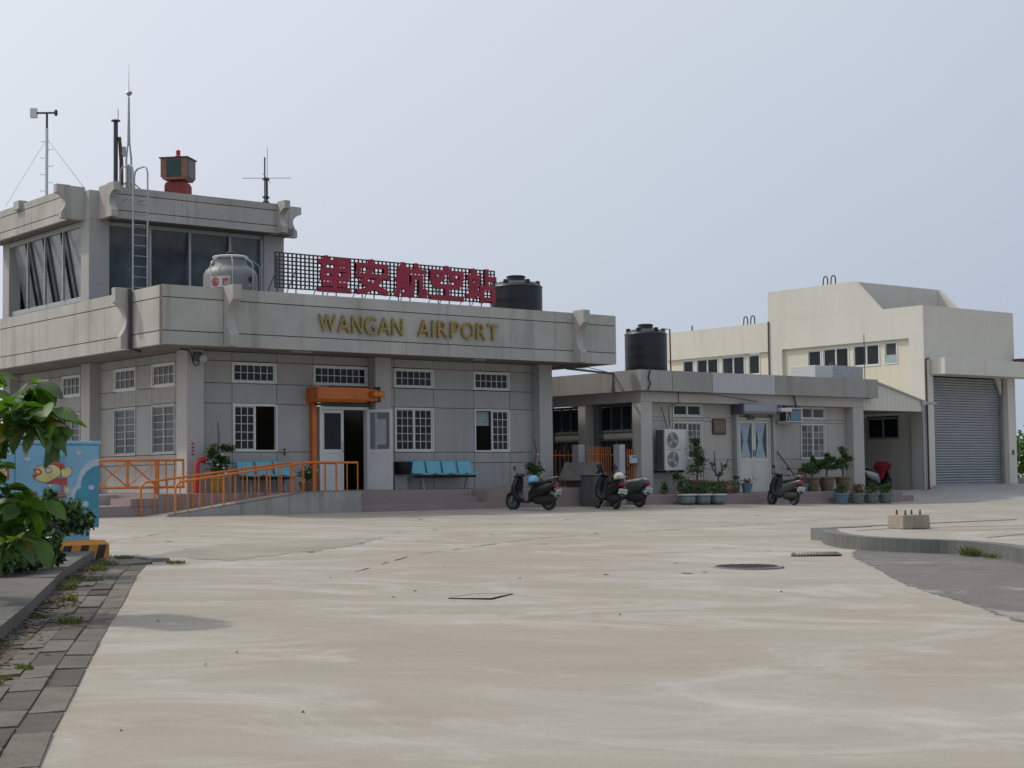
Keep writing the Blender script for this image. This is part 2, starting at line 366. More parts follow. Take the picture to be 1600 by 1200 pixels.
def piece(name, m, parent, x0, x1, y0, y1, z0, z1):
    if m not in cube_cache:
        me = bpy.data.meshes.new(name); b = MB().box(-.5, .5, -.5, .5, -.5, .5); me.from_pydata(b.v, [], b.f); me.materials.append(M[m]); 
        bm = bmesh.new(); bm.from_mesh(me); bmesh.ops.recalc_face_normals(bm, faces=bm.faces); bm.to_mesh(me); bm.free()
        cube_cache[m] = me
    o = bpy.data.objects.new(name, cube_cache[m]); col.objects.link(o); o.parent = parent
    o.location = Vector(((x0 + x1) / 2, (y0 + y1) / 2, (z0 + z1) / 2)) - wl(parent); o.scale = (abs(x1 - x0), abs(y1 - y0), abs(z1 - z0)); return o
def sm(t): t = min(1, max(0, t)); return t * t * (3 - 2 * t)
def gz(x, y): return -.027 * max(0, 34 - y) - .14 * sm((x - 31) / 12)

# frames for walls: 'Y' wall faces -Y (u = x, v = depth into +Y); 'X' wall faces -X (u = y, v = depth into +X)
class WF:
    def __init__(s, ax, pos): s.ax = ax; s.pos = pos
    def box(s, b, u0, u1, v0, v1, z0, z1):
        u0, u1 = min(u0, u1), max(u0, u1)
        if s.ax == 'Y': return b.box(u0, u1, s.pos + v0, s.pos + v1, z0, z1)
        return b.box(s.pos + v0, s.pos + v1, u0, u1, z0, z1)
    def piece(s, name, m, par, u0, u1, v0, v1, z0, z1):
        if s.ax == 'Y': return piece(name, m, par, u0, u1, s.pos + v0, s.pos + v1, z0, z1)
        return piece(name, m, par, s.pos + v0, s.pos + v1, u0, u1, z0, z1)

def window(par, F, u0, u1, z0, z1, sashes, rows, glass='glass', frame='white', depth=0.07, fw=0.045, curtain=None, name='window'):
    """sashes: list of column counts, 0 = open (dark), -1 = plain glass"""
    b = MB(); v0, v1 = -0.02, depth
    F.box(b, u0, u1, v0, v1, z0, z0 + fw); F.box(b, u0, u1, v0, v1, z1 - fw, z1)
    F.box(b, u0, u0 + fw, v0, v1, z0 + fw, z1 - fw); F.box(b, u1 - fw, u1, v0, v1, z0 + fw, z1 - fw)
    n = len(sashes); W = (u1 - u0 - 2 * fw) / n
    win = b.build(name, frame, par)
    gb = MB(); anyb = False
    for i, cn in enumerate(sashes):
        a = u0 + fw + i * W; c = a + W
        if i > 0: F.box(gb, a - 0.022, a + 0.022, 0.0, 0.04, z0 + fw, z1 - fw); anyb = True
        if cn == 0: continue
        sf = 0.03
        F.box(gb, a + (0.022 if i else 0), a + sf + 0.01, 0.012, 0.034, z0 + fw, z1 - fw); F.box(gb, c - sf - 0.01, c - (0.022 if i < n - 1 else 0), 0.012, 0.034, z0 + fw, z1 - fw)
        F.box(gb, a + sf, c - sf, 0.013, 0.033, z0 + fw, z0 + fw + sf); F.box(gb, a + sf, c - sf, 0.013, 0.033, z1 - fw - sf, z1 - fw)
        anyb = True
        ia, ic = a + sf, c - sf; iz0, iz1 = z0 + fw + sf, z1 - fw - sf
        k = max(1, cn); rw = rows if cn > 0 else 1
        pw = (ic - ia) / k; ph = (iz1 - iz0) / rw
        for x in range(k):
            for y in range(rw):
                F.piece('pane', glass, win, ia + x * pw + 0.004, ia + (x + 1) * pw - 0.004, 0.025, 0.03, iz0 + y * ph + 0.004, iz0 + (y + 1) * ph - 0.004)
        for x in range(1, k): F.box(gb, ia + x * pw - 0.008, ia + x * pw + 0.008, 0.005, 0.024, iz0, iz1)
        for y in range(1, rw): F.box(gb, ia, ic, 0.008, 0.022, iz0 + y * ph - 0.008, iz0 + y * ph + 0.008)
    if anyb: gb.build('glazing_bar', frame, win)
    if curtain:
        cu = MB(); F.box(cu, u0 + fw, u1 - fw, depth + 0.05, depth + 0.06, z0 + fw, z1 - fw); cu.build('curtain', curtain, win)
    return win

def wallgrid(par, F, us, zs, openings, mat='wall', th=0.10, gap=0.009, core='joint'):
    """panels on a grid of joint lines; openings are (u0,u1,z0,z1); the core behind gives the recessed joint"""
    b = MB()
    for i in range(len(us) - 1):
        for j in range(len(zs) - 1):
            cu, cz = (us[i] + us[i + 1]) / 2, (zs[j] + zs[j + 1]) / 2
            if any(o[0] < cu < o[1] and o[2] < cz < o[3] for o in openings): continue
            F.piece('wall_panel', mat, par, us[i] + gap, us[i + 1] - gap, 0, th - .04, zs[j] + gap, zs[j + 1] - gap)
            F.box(b, us[i], us[i + 1], 0.03, th, zs[j], zs[j + 1])
    b.build('wall_core', core, par)

def bracket_poly(p, z0, z1, flip=1, base=0.0):
    """profile of the scooped corbel: (out, z)"""
    h = z1 - z0; pts = [(0, z0), (p * .66, z0), (p * .66, z0 + h * .2)]
    ca, cb = Vector((p * .66, z0 + h * .2)), Vector((p, z0 + h * .76))
    for k in range(1, 10):
        t = k / 10; q = ca.lerp(cb, t); dd = math.sin(t * math.pi) ** 0.8 * p * .52
        nrm = Vector((-(cb - ca).y, (cb - ca).x)).normalized(); q = q + nrm * dd; pts.append((q.x, q.y))
    pts += [(p, z0 + h * .76), (p, z1), (0, z1)]
    return [(base + flip * a, z) for a, z in pts]

# ------------------------------------------------------------------ ground
def build_ground():
    b = MB(); xs = [-400, -120, -40, -20] + [i * 2.0 for i in range(-5, 32)] + [64, 70, 80, 120, 400]; ys = [-200, -60, -20, -5] + [i * 1.0 for i in range(-2, 34)] + [33.9, 35, 40, 60, 120, 1500]
    ys = sorted(set(ys)); n = len(ys)
    vs = [(x, y, gz(x, max(y, -8))) for x in xs for y in ys]
    fs = [(i * n + j, (i + 1) * n + j, (i + 1) * n + j + 1, i * n + j + 1) for i in range(len(xs) - 1) for j in range(n - 1)]
    b.add(vs, fs); tag(b.build('plaza_ground', 'plaza'), kind='structure')
build_ground()
def ragged(poly, n0, n1, amp):
    rr = random.Random(len(poly)); o = []
    for i in range(len(poly)):
        a, b_ = Vector(poly[i]), Vector(poly[(i + 1) % len(poly)]); o.append(tuple(a))
        if n0 <= i < n1:
            L = (b_ - a).length; k = max(1, int(L / .12)); nn = Vector((-(b_ - a).y, (b_ - a).x)).normalized()
            for q in range(1, k): p = a.lerp(b_, q / k) + nn * rr.uniform(-amp, amp) * (1 + (rr.random() < .15) * 2); o.append(tuple(p))
    return o
def sheet(name, poly, m, dz, kind='structure', sub=0):
    bm = bmesh.new(); vs = [bm.verts.new((x, y, 0)) for x, y in poly]; fc = bm.faces.new(vs)
    xs = [p[0] for p in poly]; ys = [p[1] for p in poly]
    for Y in range(int(min(ys)), int(max(ys)) + 1):
        bmesh.ops.bisect_plane(bm, geom=bm.verts[:] + bm.edges[:] + bm.faces[:], plane_co=(0, Y, 0), plane_no=(0, 1, 0))
    for X in range(int(min(xs)), int(max(xs)) + 1, 2):
        bmesh.ops.bisect_plane(bm, geom=bm.verts[:] + bm.edges[:] + bm.faces[:], plane_co=(X, 0, 0), plane_no=(1, 0, 0))
    for v in bm.verts: v.co.z = gz(v.co.x, v.co.y) + dz
    bmesh.ops.recalc_face_normals(bm, faces=bm.faces)
    me = bpy.data.meshes.new(name); bm.to_mesh(me); bm.free(); me.materials.append(M[m])
    o = bpy.data.objects.new(name, me); col.objects.link(o); return tag(o, kind=kind)
sheet('worn_asphalt_patch', ragged([(20.8, 17.25), (19.6, 16.2), (17.95, 14.37), (16.9, 13.3), (15.89, 12.1), (15.2, 11.1), (13.81, 9.37), (12.5, 7.6), (22, 2), (26, 12), (22.5, 16.5), (22.0, 18)], 0, 8, .045), 'asphalt', 0.004)
sheet('grey_repair_strip', ragged([(11.3, 22.8), (11.6, 21.1), (14.8, 22.9), (17.0, 24.9), (13.4, 24.6)], 0, 5, .06), 'stripgrey', 0.004)
# expansion joints and cracks, thin dark strips lying in the slab
def crack(pts, wd, name='slab_joint'):
    b = MB(); L = []
    for (x0, y0), (x1, y1) in zip(pts[:-1], pts[1:]):
        d = Vector((x1 - x0, y1 - y0)); n = max(1, int(d.length / 0.35))
        for k in range(n):
            L.append((x0 + d.x * k / n + random.uniform(-.02, .02), y0 + d.y * k / n + random.uniform(-.02, .02)))
    L.append(pts[-1])
    for i in range(len(L) - 1):
        if random.random() < 0.30: continue
        a, c = Vector(L[i]), Vector(L[i + 1]); d = (c - a); nrm = Vector((-d.y, d.x)).normalized() * wd * random.uniform(.4, 1) / 2
        b.add([(q.x, q.y, gz(q.x, q.y) + .008) for q in (a - nrm, c - nrm, c + nrm, a + nrm)], [(0, 1, 2, 3)])
    tag(b.build(name, 'crack'), kind='structure')
crack([(11.2, 17.6), (14.5, 20.6), (19.0, 23.0), (25.5, 24.2), (33.0, 25.6)], .035)
crack([(17.2, 24.6), (24.5, 23.3), (27.5, 21.2)], .03)
crack([(21.0, 27.6), (30.5, 24.4), (38, 22)], .04)
crack([(9.3, 23.2), (15.0, 29.0)], .03)

# ------------------------------------------------------------------ main terminal building
TB = thing('terminal_building', (24.7, 36.2, 0), 'grey concrete terminal building with deep fascia, brown grooved panels and orange framed doorway', 'building')
zs = [0.5, 1.24, 1.53, 2.75, 3.26, 3.82, 4.05]
FW = WF('Y', 36.55)
ws_l = [(20.29, 21.58, 1.54, 2.74, [3, 0], 5), (25.22, 26.52, 1.54, 2.74, [3, 3], 5), (27.93, 29.20, 1.54, 2.74, [0, 3], 5)]
ws_u = [(20.27, 21.56, 3.28, 3.80, [6], 2), (22.66, 24.36, 3.28, 3.80, [8], 2), (25.21, 26.53, 3.28, 3.80, [6], 2), (27.91, 29.20, 3.28, 3.80, [6], 2)]
ops = [(a, b_, c, d) for a, b_, c, d, *_ in ws_l + ws_u] + [(22.6, 24.38, 0.4, 3.22)]
wallgrid(TB, FW, [19.31, 20.28, 21.57, 22.66, 24.38], zs, ops)
wallgrid(TB, FW, [24.88, 25.22, 26.53, 27.92, 29.21, 30.03], zs, ops)
for a, b_, c, d, sa, rw in ws_l + ws_u: window(TB, FW, a, b_, c, d, sa, rw)
blb = MB()
for k in range(9): blb.box(27.99, 28.53, 36.66, 36.672, 2.28 + k * .045, 2.318 + k * .045)
blb.build('window_blind', 'blind', TB)
SW = WF('X', 19.15)
sws = [(37.42, 38.70, 1.5, 2.77, [1, 1], 6), (39.62, 40.93, 1.5, 2.77, [1, 1], 6), (43.08, 44.32, 1.5, 2.77, [1, 1], 6), (45.24, 46.22, 1.5, 2.77, [1, 1], 6)]
swu = [(37.42, 38.70, 3.22, 3.82, [4], 2), (39.62, 40.93, 3.22, 3.82, [4], 2), (43.08, 44.32, 3.22, 3.82, [4], 2), (45.24, 46.22, 3.22, 3.82, [4], 2)]
so_ = [(a, b_, c, d) for a, b_, c, d, *_ in sws + swu]
zl = [0.5, 1.24, 1.49, 2.78, 3.21, 3.83, 4.05]
wallgrid(TB, SW, [36.74, 37.42, 38.70, 39.62, 40.93, 41.8], zl, so_)
wallgrid(TB, SW, [42.37, 43.08, 44.32, 45.24, 46.22, 47.4], zl, so_)
for a, b_, c, d, sa, rw in sws: window(TB, SW, a, b_, c, d, sa, rw, glass='glassc', frame='alu')
for a, b_, c, d, sa, rw in swu: window(TB, SW, a, b_, c, d, sa, rw, glass='glassc', frame='white')
for x0, x1, y0, y1 in ((18.84, 19.31, 36.2, 36.74), (24.38, 24.88, 36.2, 36.72), (30.03, 30.51, 36.2, 36.74), (18.84, 19.31, 41.8, 42.37), (18.84, 19.31, 47.4, 47.97), (30.03, 30.51, 41.8, 42.37), (30.03, 30.51, 47.4, 47.97)):
    bevel(MB().box(x0, x1, y0, y1, -.2, 4.05).build('column', 'column', TB), .015)
MB().box(30.1, 30.25, 36.74, 41.8, -.2, 4.05).box(30.1, 30.25, 42.37, 47.4, -.2, 4.05).build('side_wall', 'wall', TB)
MB().box(19.31, 30.03, 47.6, 47.75, -.2, 3.30).build('rear_wall', 'wall', TB)  # kept low: unseen opening above added to let sky light into the room
MB().box(19.31, 30.03, 47.5, 47.55, .5, 3.28).build('inner_wall', 'patch', TB)
MB().box(19.25, 30.1, 36.65, 47.6, .30, .515).build('interior_floor', 'floor', TB)
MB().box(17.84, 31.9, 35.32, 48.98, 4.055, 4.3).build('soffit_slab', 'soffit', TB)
MB().box(17.84, 31.9, 35.32, 48.98, 4.9, 5.02).build('roof_slab', 'oldwalk', TB)
# fascia bands
def bands(par, ax, plane, u0, u1, zt, out=1, th=.14, cuts=()):
    z0, za, zb, z1 = zt; us = [u0] + list(cuts) + [u1]
    for i in range(len(us) - 1):
        a, c = us[i] + .008, us[i + 1] - .008
        for (p, q) in ((z0, za - .012), (za + .012, zb - .012), (zb + .012, z1)):
            if ax == 'Y': piece('fascia_panel', 'fascia', par, a, c, plane, plane + out * th, p, q)
            else: piece('fascia_panel', 'fascia', par, plane, plane + out * th, a, c, p, q)
    b = MB()
    lo, hi = sorted((plane + out * .03, plane + out * (th + .03)))
    if ax == 'Y': b.box(u0, u1, lo, hi, z0 + .01, z1 - .01)
    else: b.box(lo, hi, u0, u1, z0 + .01, z1 - .01)
    b.build('fascia_core', 'joint', par)
ZT = (4.05, 4.375, 5.165, 5.46)
bands(TB, 'Y', 35.15, 17.67, 19.28, ZT); bands(TB, 'Y', 35.15, 19.28, 30.44, ZT, cuts=()); bands(TB, 'Y', 35.15, 30.44, 32.07, ZT)
bands(TB, 'X', 17.67, 35.29, 36.75, ZT); bands(TB, 'X', 17.67, 36.77, 49.12, ZT, cuts=(45.0,))
bands(TB, 'X', 32.07, 35.29, 49.12, ZT, out=-1); bands(TB, 'Y', 49.15, 17.9, 31.9, ZT, out=-1)
for x0 in (19.28, 30.43): MB().prism([(-0 + 35.15 - (a), z) for a, z in bracket_poly(.45, 4.05, 5.52)], x0, x0 + .24, 'yz').build('bracket', 'fascia', TB)
for y0 in (36.80, 47.4): MB().prism([(17.67 - a, z) for a, z in bracket_poly(.43, 4.05, 5.52)], y0, y0 + .2, 'xz').build('bracket', 'fascia', TB)
for y0 in (36.80, 47.4): MB().prism([(32.07 + a, z) for a, z in bracket_poly(.43, 4.05, 5.52)], y0, y0 + .2, 'xz').build('bracket', 'fascia', TB)
MB().tube([(17.60, 36.76, 5.5), (17.60, 36.76, 4.04), (17.9, 36.76, 3.98)], .04).build('drain_pipe', 'darksteel', TB)
MB().box(21.4, 22.0, 35.5, 35.62, 4.02, 4.052).build('soffit_light', 'alu', TB); MB().box(27.1, 27.5, 35.45, 35.57, 4.02, 4.052).build('soffit_light', 'alu', TB)
# doorway
d = MB(); d.box(22.77, 22.83, 36.40, 36.55, .5, 2.72).box(24.22, 24.30, 36.40, 36.55, .5, 2.72).box(22.83, 24.22, 36.40, 36.55, 2.64, 2.72)
dfm = d.build('door_frame', 'white', TB)
ld = MB(); ld.box(22.83, 22.91, 36.42, 36.46, .53, 2.63).box(23.43, 23.51, 36.42, 36.46, .53, 2.63).box(22.91, 23.43, 36.42, 36.46, 2.55, 2.63).box(22.91, 23.43, 36.42, 36.46, 1.50, 1.60).box(22.91, 23.43, 36.42, 36.46, .53, .60).box(22.91, 23.43, 36.435, 36.455, .60, 1.50)
l1 = ld.build('door', 'door', TB); tag(l1, 'closed left door leaf'); piece('pane', 'glass', l1, 22.91, 23.43, 36.435, 36.445, 1.60, 2.55)
MB().tube([(23.47, 36.40, 1.55), (23.47, 36.37, 1.55), (23.47, 36.37, 1.8), (23.47, 36.40, 1.8)], .012, 6).build('handle', 'steel', l1)
# right leaf swung outward on its hinge at x = 24.24
a0 = Vector((24.24, 36.40, 0)); dr = Vector((.62, -.78, 0)).normalized()
rd = MB(); W = .70
for (s0, s1, z0, z1, t0, t1) in ((0, .08, .53, 2.66, -.02, .02), (W - .08, W, .53, 2.66, -.02, .02), (.08, W - .08, 2.58, 2.66, -.02, .02), (.08, W - .08, 1.5, 1.6, -.02, .02), (.08, W - .08, .53, .6, -.02, .02), (.08, W - .08, .6, 1.5, -.01, .01)): rd.box(s0, s1, t0, t1, z0, z1)
ang = math.atan2(dr.y, dr.x); T = Matrix.Translation(a0) @ Matrix.Rotation(ang, 4, 'Z'); rd.xf(T)
l2 = rd.build('door', 'door', TB); tag(l2, 'right door leaf swung open with a notice behind its glass')
MB().box(.08, W - .08, -.006, .006, 1.6, 2.58).xf(T).build('pane', 'clear', l2)
MB().box(.22, .52, .012, .02, 1.72, 2.40).xf(T).build('notice', 'paper', l2)
MB().box(.09, W - .09, .022, .03, 1.61, 2.57).xf(T).build('door_board', 'rust', l2)
# orange roller shutter housing and guide
MB().box(22.54, 22.68, 36.40, 36.53, .5, 2.82).build('shutter_guide', 'orangeb', TB)
MB().prism([(36.54, 2.82), (36.05, 2.82), (35.98, 2.9), (35.98, 3.2), (36.54, 3.2)], 22.44, 23.98, 'yz').build('shutter_housing', 'orangeb', TB)
bevel(MB().box(23.98, 24.36, 36.02, 36.3, 2.86, 3.18).build('shutter_housing', 'orangeb', TB), .02)
bevel(MB().box(24.05, 24.42, 35.78, 36.02, 2.96, 3.12).build('shutter_motor', 'orange', TB), .05, 3)
MB().box(24.36, 24.40, 36.0, 36.28, 2.84, 3.24).build('end_plate', 'darksteel', TB)
MB().box(22.62, 24.2, 36.3, 36.5, 2.74, 2.80).build('shutter_slat', 'darksteel', TB)
# inside: counter and dim furniture
MB().box(23.3, 26.0, 41, 41.6, .5, 1.5).build('counter', 'wood', TB)
for k, (x, z) in enumerate(((23.9, 1.62), (24.3, 1.66), (24.1, 1.0))): MB().box(x, x + .18, 40.7, 40.8, z, z + .16).build('counter_item', 'paper', TB)

# ------------------------------------------------------------------ control tower cab on the roof
CT = thing('control_tower', (21.9, 41.86, 5.02), 'grey control tower cab with slanted dark glazing on the terminal roof', 'tower')
for x0, x1, y0, y1 in ((18.84, 19.44, 41.86, 42.4), (24.3, 24.97, 41.86, 42.4), (18.84, 19.2, 47.5, 48.0), (24.5, 24.97, 47.5, 48.0)):
    bevel(MB().box(x0, x1, y0, y1, 5.02, 8.0).build('column', 'column', CT), .015)
bevel(MB().box(18.84, 19.4, 41.86, 42.4, 8.0, 8.80).build('corner_post', 'column', CT), .015)
MB().box(19.26, 25.05, 41.45, 48.1, 8.01, 8.2).build('roof_slab', 'soffit', CT)
MB().box(18.5, 19.26, 42.42, 48.1, 8.01, 8.2).build('roof_slab', 'soffit', CT)
ZT2 = (8.0, 8.21, 8.66, 8.86)
def bandst(ax, plane, u0, u1, out=1, cuts=()): bands(CT, ax, plane, u0, u1, ZT2, out=out, th=.12, cuts=cuts)
bandst('Y', 41.3, 19.2, 24.44); bandst('X', 18.40, 42.30, 48.1, cuts=(45.0,)); bandst('X', 25.12, 41.85, 48.1, out=-1); bandst('Y', 48.2, 18.5, 25.0, out=-1)
for x0 in (19.11, 24.42): MB().prism([(41.32 - a, z) for a, z in bracket_poly(.42, 8.0, 8.92)], x0, x0 + .19, 'yz').build('bracket', 'fascia', CT)
for y0 in (42.13, 47.6): MB().prism([(18.42 - a, z) for a, z in bracket_poly(.40, 8.0, 8.92)], y0, y0 + .19, 'xz').build('bracket', 'fascia', CT)
for y0 in (41.78, 47.6): MB().prism([(25.10 + a, z) for a, z in bracket_poly(.42, 8.0, 8.92)], y0, y0 + .19, 'xz').build('bracket', 'fascia', CT)
MB().box(18.42, 18.838, 42.13, 42.40, 8.0, 8.90).build('cornice_return', 'fascia', CT); MB().box(19.12, 19.30, 41.33, 41.858, 8.0, 8.90).build('cornice_return', 'fascia', CT)
MB().box(24.972, 25.1, 41.80, 41.97, 8.0, 8.88).build('cornice_return', 'fascia', CT); MB().box(24.42, 24.6, 41.33, 41.858, 8.0, 8.88).build('cornice_return', 'fascia', CT)
# base wall, sill and dark band
MB().box(19.44, 24.3, 42.15, 42.3, 5.02, 5.7).box(19.25, 19.4, 42.4, 47.5, 5.02, 5.72).box(24.6, 24.75, 42.4, 47.5, 5.02, 8).box(19.2, 24.5, 47.7, 47.85, 5.02, 8).build('base_wall', 'dark', CT)
MB().box(19.44, 24.3, 42.0, 42.2, 5.7, 5.82).box(18.92, 19.4, 42.4, 47.5, 5.8, 5.93).build('sill', 'alu', CT)
MB().box(19.44, 24.3, 41.96, 42.1, 7.88, 7.99).box(18.86, 19.0, 42.4, 47.5, 7.86, 7.99).build('head_rail', 'alu', CT)
# leaning glass: top out, bottom in
xsf = [19.44, 20.70, 21.93, 23.22, 24.3]
for i in range(4):
    MB().add([(xsf[i], 42.32, 5.82), (xsf[i + 1], 42.32, 5.82), (xsf[i + 1], 42.02, 7.9), (xsf[i], 42.02, 7.9)], [(0, 1, 2, 3)]).build('window_pane', 'glassb', CT)
for x in xsf[1:-1]: MB().box(x - .035, x + .035, 41.94, 42.02, 5.82, 7.95).build('mullion', 'steel', CT)
MB().box(24.22, 24.3, 41.92, 42.02, 5.82, 7.9).build('mullion', 'steel', CT)
ysl = [42.4, 43.68, 44.95, 46.2, 47.5]
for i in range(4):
    MB().add([(19.36, ysl[i], 5.93), (19.36, ysl[i + 1], 5.93), (18.98, ysl[i + 1], 7.9), (18.98, ysl[i], 7.9)], [(0, 1, 2, 3)]).build('window_pane', 'glasssky', CT)
for y in ysl[1:-1]:
    MB().box(18.87, 18.94, y - .03, y + .03, 5.93, 7.9).build('mullion', 'steel', CT)
    MB().tube([(19.34, y, 5.93), (18.97, y, 7.9)], .035, 4).build('glazing_joint', 'darksteel', CT)
    MB().prism([(18.97, 7.9), (19.34, 5.93), (19.27, 5.93), (18.90, 7.9)], y + .25, y + .30, 'xz').build('glass_fin', 'glass', CT)

# ------------------------------------------------------------------ porch, steps, access ramp
P = tag(bpy.data.objects.new('porch_steps', None), kind='structure'); col.objects.link(P)
b = MB(); b.box(22.56, 31.5, 34.2, 36.6, -.25, .165); b.build('step', 'pinktile', P)
b = MB(); b.box(22.56, 31.35, 34.52, 36.6, .165, .335); b.build('step', 'pinktile', P)
b = MB(); b.add([(22.56, 34.84, .335), (31.2, 34.84, .335), (31.2, 36.7, .335), (22.56, 36.7, .335), (22.56, 34.84, .495), (31.2, 34.84, .495), (31.2, 36.7, .535), (22.56, 36.7, .535)],
  [(0, 1, 2, 3), (4, 5, 6, 7), (0, 1, 5, 4), (1, 2, 6, 5), (2, 3, 7, 6), (3, 0, 4, 7)]); b.build('porch_floor', 'pinktile', P)
MB().box(26.55, 31.2, 34.22, 34.84, .166, .50).build('porch_floor', 'pinktile', P)
MB().box(17.6, 22.56, 35.24, 36.7, -.25, .515).build('porch_floor', 'pinktile', P)
MB().box(12, 17.598, 35.25, 48, -.3, .25).build('side_plinth', 'pinktile', P)
MB().box(16.9, 17.599, 35.23, 36.3, .25, .42).build('side_plinth', 'pinktile', P)
MB().box(17.602, 19.1, 36.71, 48, -.25, .50).build('side_plinth', 'pinktile', P)
MB().box(12, 17.5, 37.2, 48, .25, .50).build('side_plinth', 'rampc', P)

RP = thing('access_ramp', (20, 34.6, -.08), 'stained concrete wheelchair ramp rising to the terminal porch', 'ramp')
b = MB(); b.prism([(17.0, -.3), (22.55, -.3), (22.55, .50), (20.95, .50), (17.0, gz(17, 34) - .02)], 34.15, 35.23, 'xz')
b.build('ramp_body', 'rampc', RP)
# the near and far edge kerbs of the ramp
b = MB(); b.prism([(17.3, 0.03), (20.95, .505), (22.54, .505), (22.54, .53), (20.94, .53), (17.3, .06)], 34.16, 34.24, 'xz'); b.build('ramp_edge', 'kerb', RP)
def ramprail(name, Y, label, x0=17.51):
    t = thing(name, (x0, Y, 0), label, 'railing', 'orange tube railings of the access ramp')
    pts = [(x0, Y, .05), (x0, Y, .66), (x0 + .03, Y, .74), (x0 + .12, Y, .80), (20.95, Y, 1.225), (21.2, Y, 1.235), (22.48, Y, 1.225)]
    MB().tube(pts, .028, 8).build('handrail', 'orange', t, smooth=True)
    n = 16
    for k in range(1, n + 1):
        x = x0 + (22.48 - x0) * k / n; zb = .03 + min(1, (x - 17.3) / 3.65) * .48
        zt = .80 + (x - x0 - .12) / (20.95 - x0 - .12) * .425 if x < 20.95 else 1.23
        MB().tube([(x, Y, zb), (x, Y, zt)], .026 if k in (4, 10, 14) else .015, 6).build('post', 'orange', t, smooth=True)
    return t
ramprail('ramp_railing', 34.2, 'orange tube railing along the near edge of the ramp')
ramprail('ramp_railing', 35.18, 'orange tube railing along the far edge of the ramp, against the porch', 17.13)
# cross braced balustrade left of the corner column
BA = thing('balustrade', (17.2, 35.0, .25), 'orange steel balustrade with crossed braces beside the left corner of the terminal', 'balustrade')
def bar(par, a, b_, rad, name, m='orange', n=4): return MB().tube([a, b_], rad, n).build(name, m, par)
bar(BA, (12.5, 35.4, 1.29), (18.34, 35.4, 1.32), .032, 'top_rail'); bar(BA, (12.5, 35.4, .68), (18.36, 35.4, .68), .032, 'bottom_rail')
bar(BA, (18.33, 35.4, .68), (18.33, 35.4, 1.32), .03, 'post'); bar(BA, (18.10, 35.4, .68), (18.10, 35.4, 1.3), .02, 'post'); bar(BA, (17.88, 35.4, .68), (17.88, 35.4, 1.3), .02, 'post')
for x in (17.65, 16.90, 16.15, 15.40, 14.65, 13.90): bar(BA, (x, 35.4, .25 if x in (17.65, 15.40) else .68), (x, 35.4, 1.3), .06 if x == 17.65 else .035, 'post')
for k in range(6):
    a, c = 17.65 - .75 * k, 16.90 - .75 * k
    bar(BA, (a - .03, 35.4, .72), (c + .03, 35.4, 1.27), .018, 'brace'); bar(BA, (a - .03, 35.41, 1.27), (c + .03, 35.41, .72), .018, 'brace')

# ------------------------------------------------------------------ rooftop sign
def text_mesh(ch, x0, x1, z0, z1, y, depth, off=0.0, bold_x=0):
    cu = bpy.data.curves.new('t', 'FONT'); cu.body = ch; cu.extrude = 0.5; cu.offset = off; cu.resolution_u = 3
    o = bpy.data.objects.new('t', cu); col.objects.link(o); bpy.context.view_layer.update()
    me = bpy.data.meshes.new_from_object(o.evaluated_get(bpy.context.evaluated_depsgraph_get())); bpy.data.objects.remove(o)
    xs = [v.co.x for v in me.vertices]; ys = [v.co.y for v in me.vertices]; a, b_, c, d_ = min(xs), max(xs), min(ys), max(ys)
    zz = [v.co.z for v in me.vertices]; e, g = min(zz), max(zz)
    for v in me.vertices:
        v.co = Vector((x0 + (v.co.x - a) / (b_ - a) * (x1 - x0), y - (v.co.z - e) / (g - e) * depth, z0 + (v.co.y - c) / (d_ - c) * (z1 - z0)))
    return me
def bold_char(name, ch, par, m, x0, x1, z0, z1, y, depth, off):
    base = text_mesh(ch, x0 + off, x1 - off, z0 + off, z1 - off, y, depth); o0 = wl(par); b = MB(); i = 0
    for dx in (-off, 0, off):
        for dz in (-off, 0, off):
            b.add([(v.co.x + dx, v.co.y - i * .0006, v.co.z + dz) for v in base.vertices], [tuple(p.vertices) for p in base.polygons]); i += 1
    return b.build(name, m, par)
def text_obj(name, ch, par, m, *a, **k):
    me = text_mesh(ch, *a, **k); o0 = wl(par)
    for v in me.vertices: v.co -= o0
    me.materials.append(M[m]); o = bpy.data.objects.new(name, me); col.objects.link(o); o.parent = par; return o
SG = thing('rooftop_sign', (24.4, 35.6, 5.46), 'rooftop lattice sign with five large red Chinese characters', 'sign')
sx0, sx1, sz0, sz1, sy = 20.98, 27.96, 5.64, 6.52, 35.6
ncol = 56; nrow = 9
for i in range(ncol + 1):
    x = sx0 + (sx1 - sx0) * i / ncol
    piece('lattice_bar', 'lattice', SG, x - .021, x + .021, sy, sy + .02, sz0, sz1)
for j in range(nrow + 1):
    z = sz0 + (sz1 - sz0) * j / nrow
    piece('lattice_bar', 'lattice', SG, sx0 - .02, sx1 + .02, sy - .002, sy + .012, z - .017, z + .017)
for ch, a, c in (('望', 22.18, 23.2), ('安', 23.32, 24.40), ('航', 24.56, 25.62), ('空', 25.72, 26.84), ('站', 26.94, 27.97)):
    bold_char('character', ch, SG, 'signred', a, c, 5.60, 6.55, sy - .025, .05, .030)
for i, x in enumerate((21.05, 21.6, 22.4, 22.8, 23.6, 23.97, 24.75, 25.12, 26.05, 26.42, 27.12, 27.52)):
    bar(SG, (x, sy + .035, 5.02), (x, sy + .035, 6.45), .018, 'leg', 'lattice'); bar(SG, (x, sy + .04, 6.1), (x, sy + .95, 5.04), .014, 'strut', 'lattice')

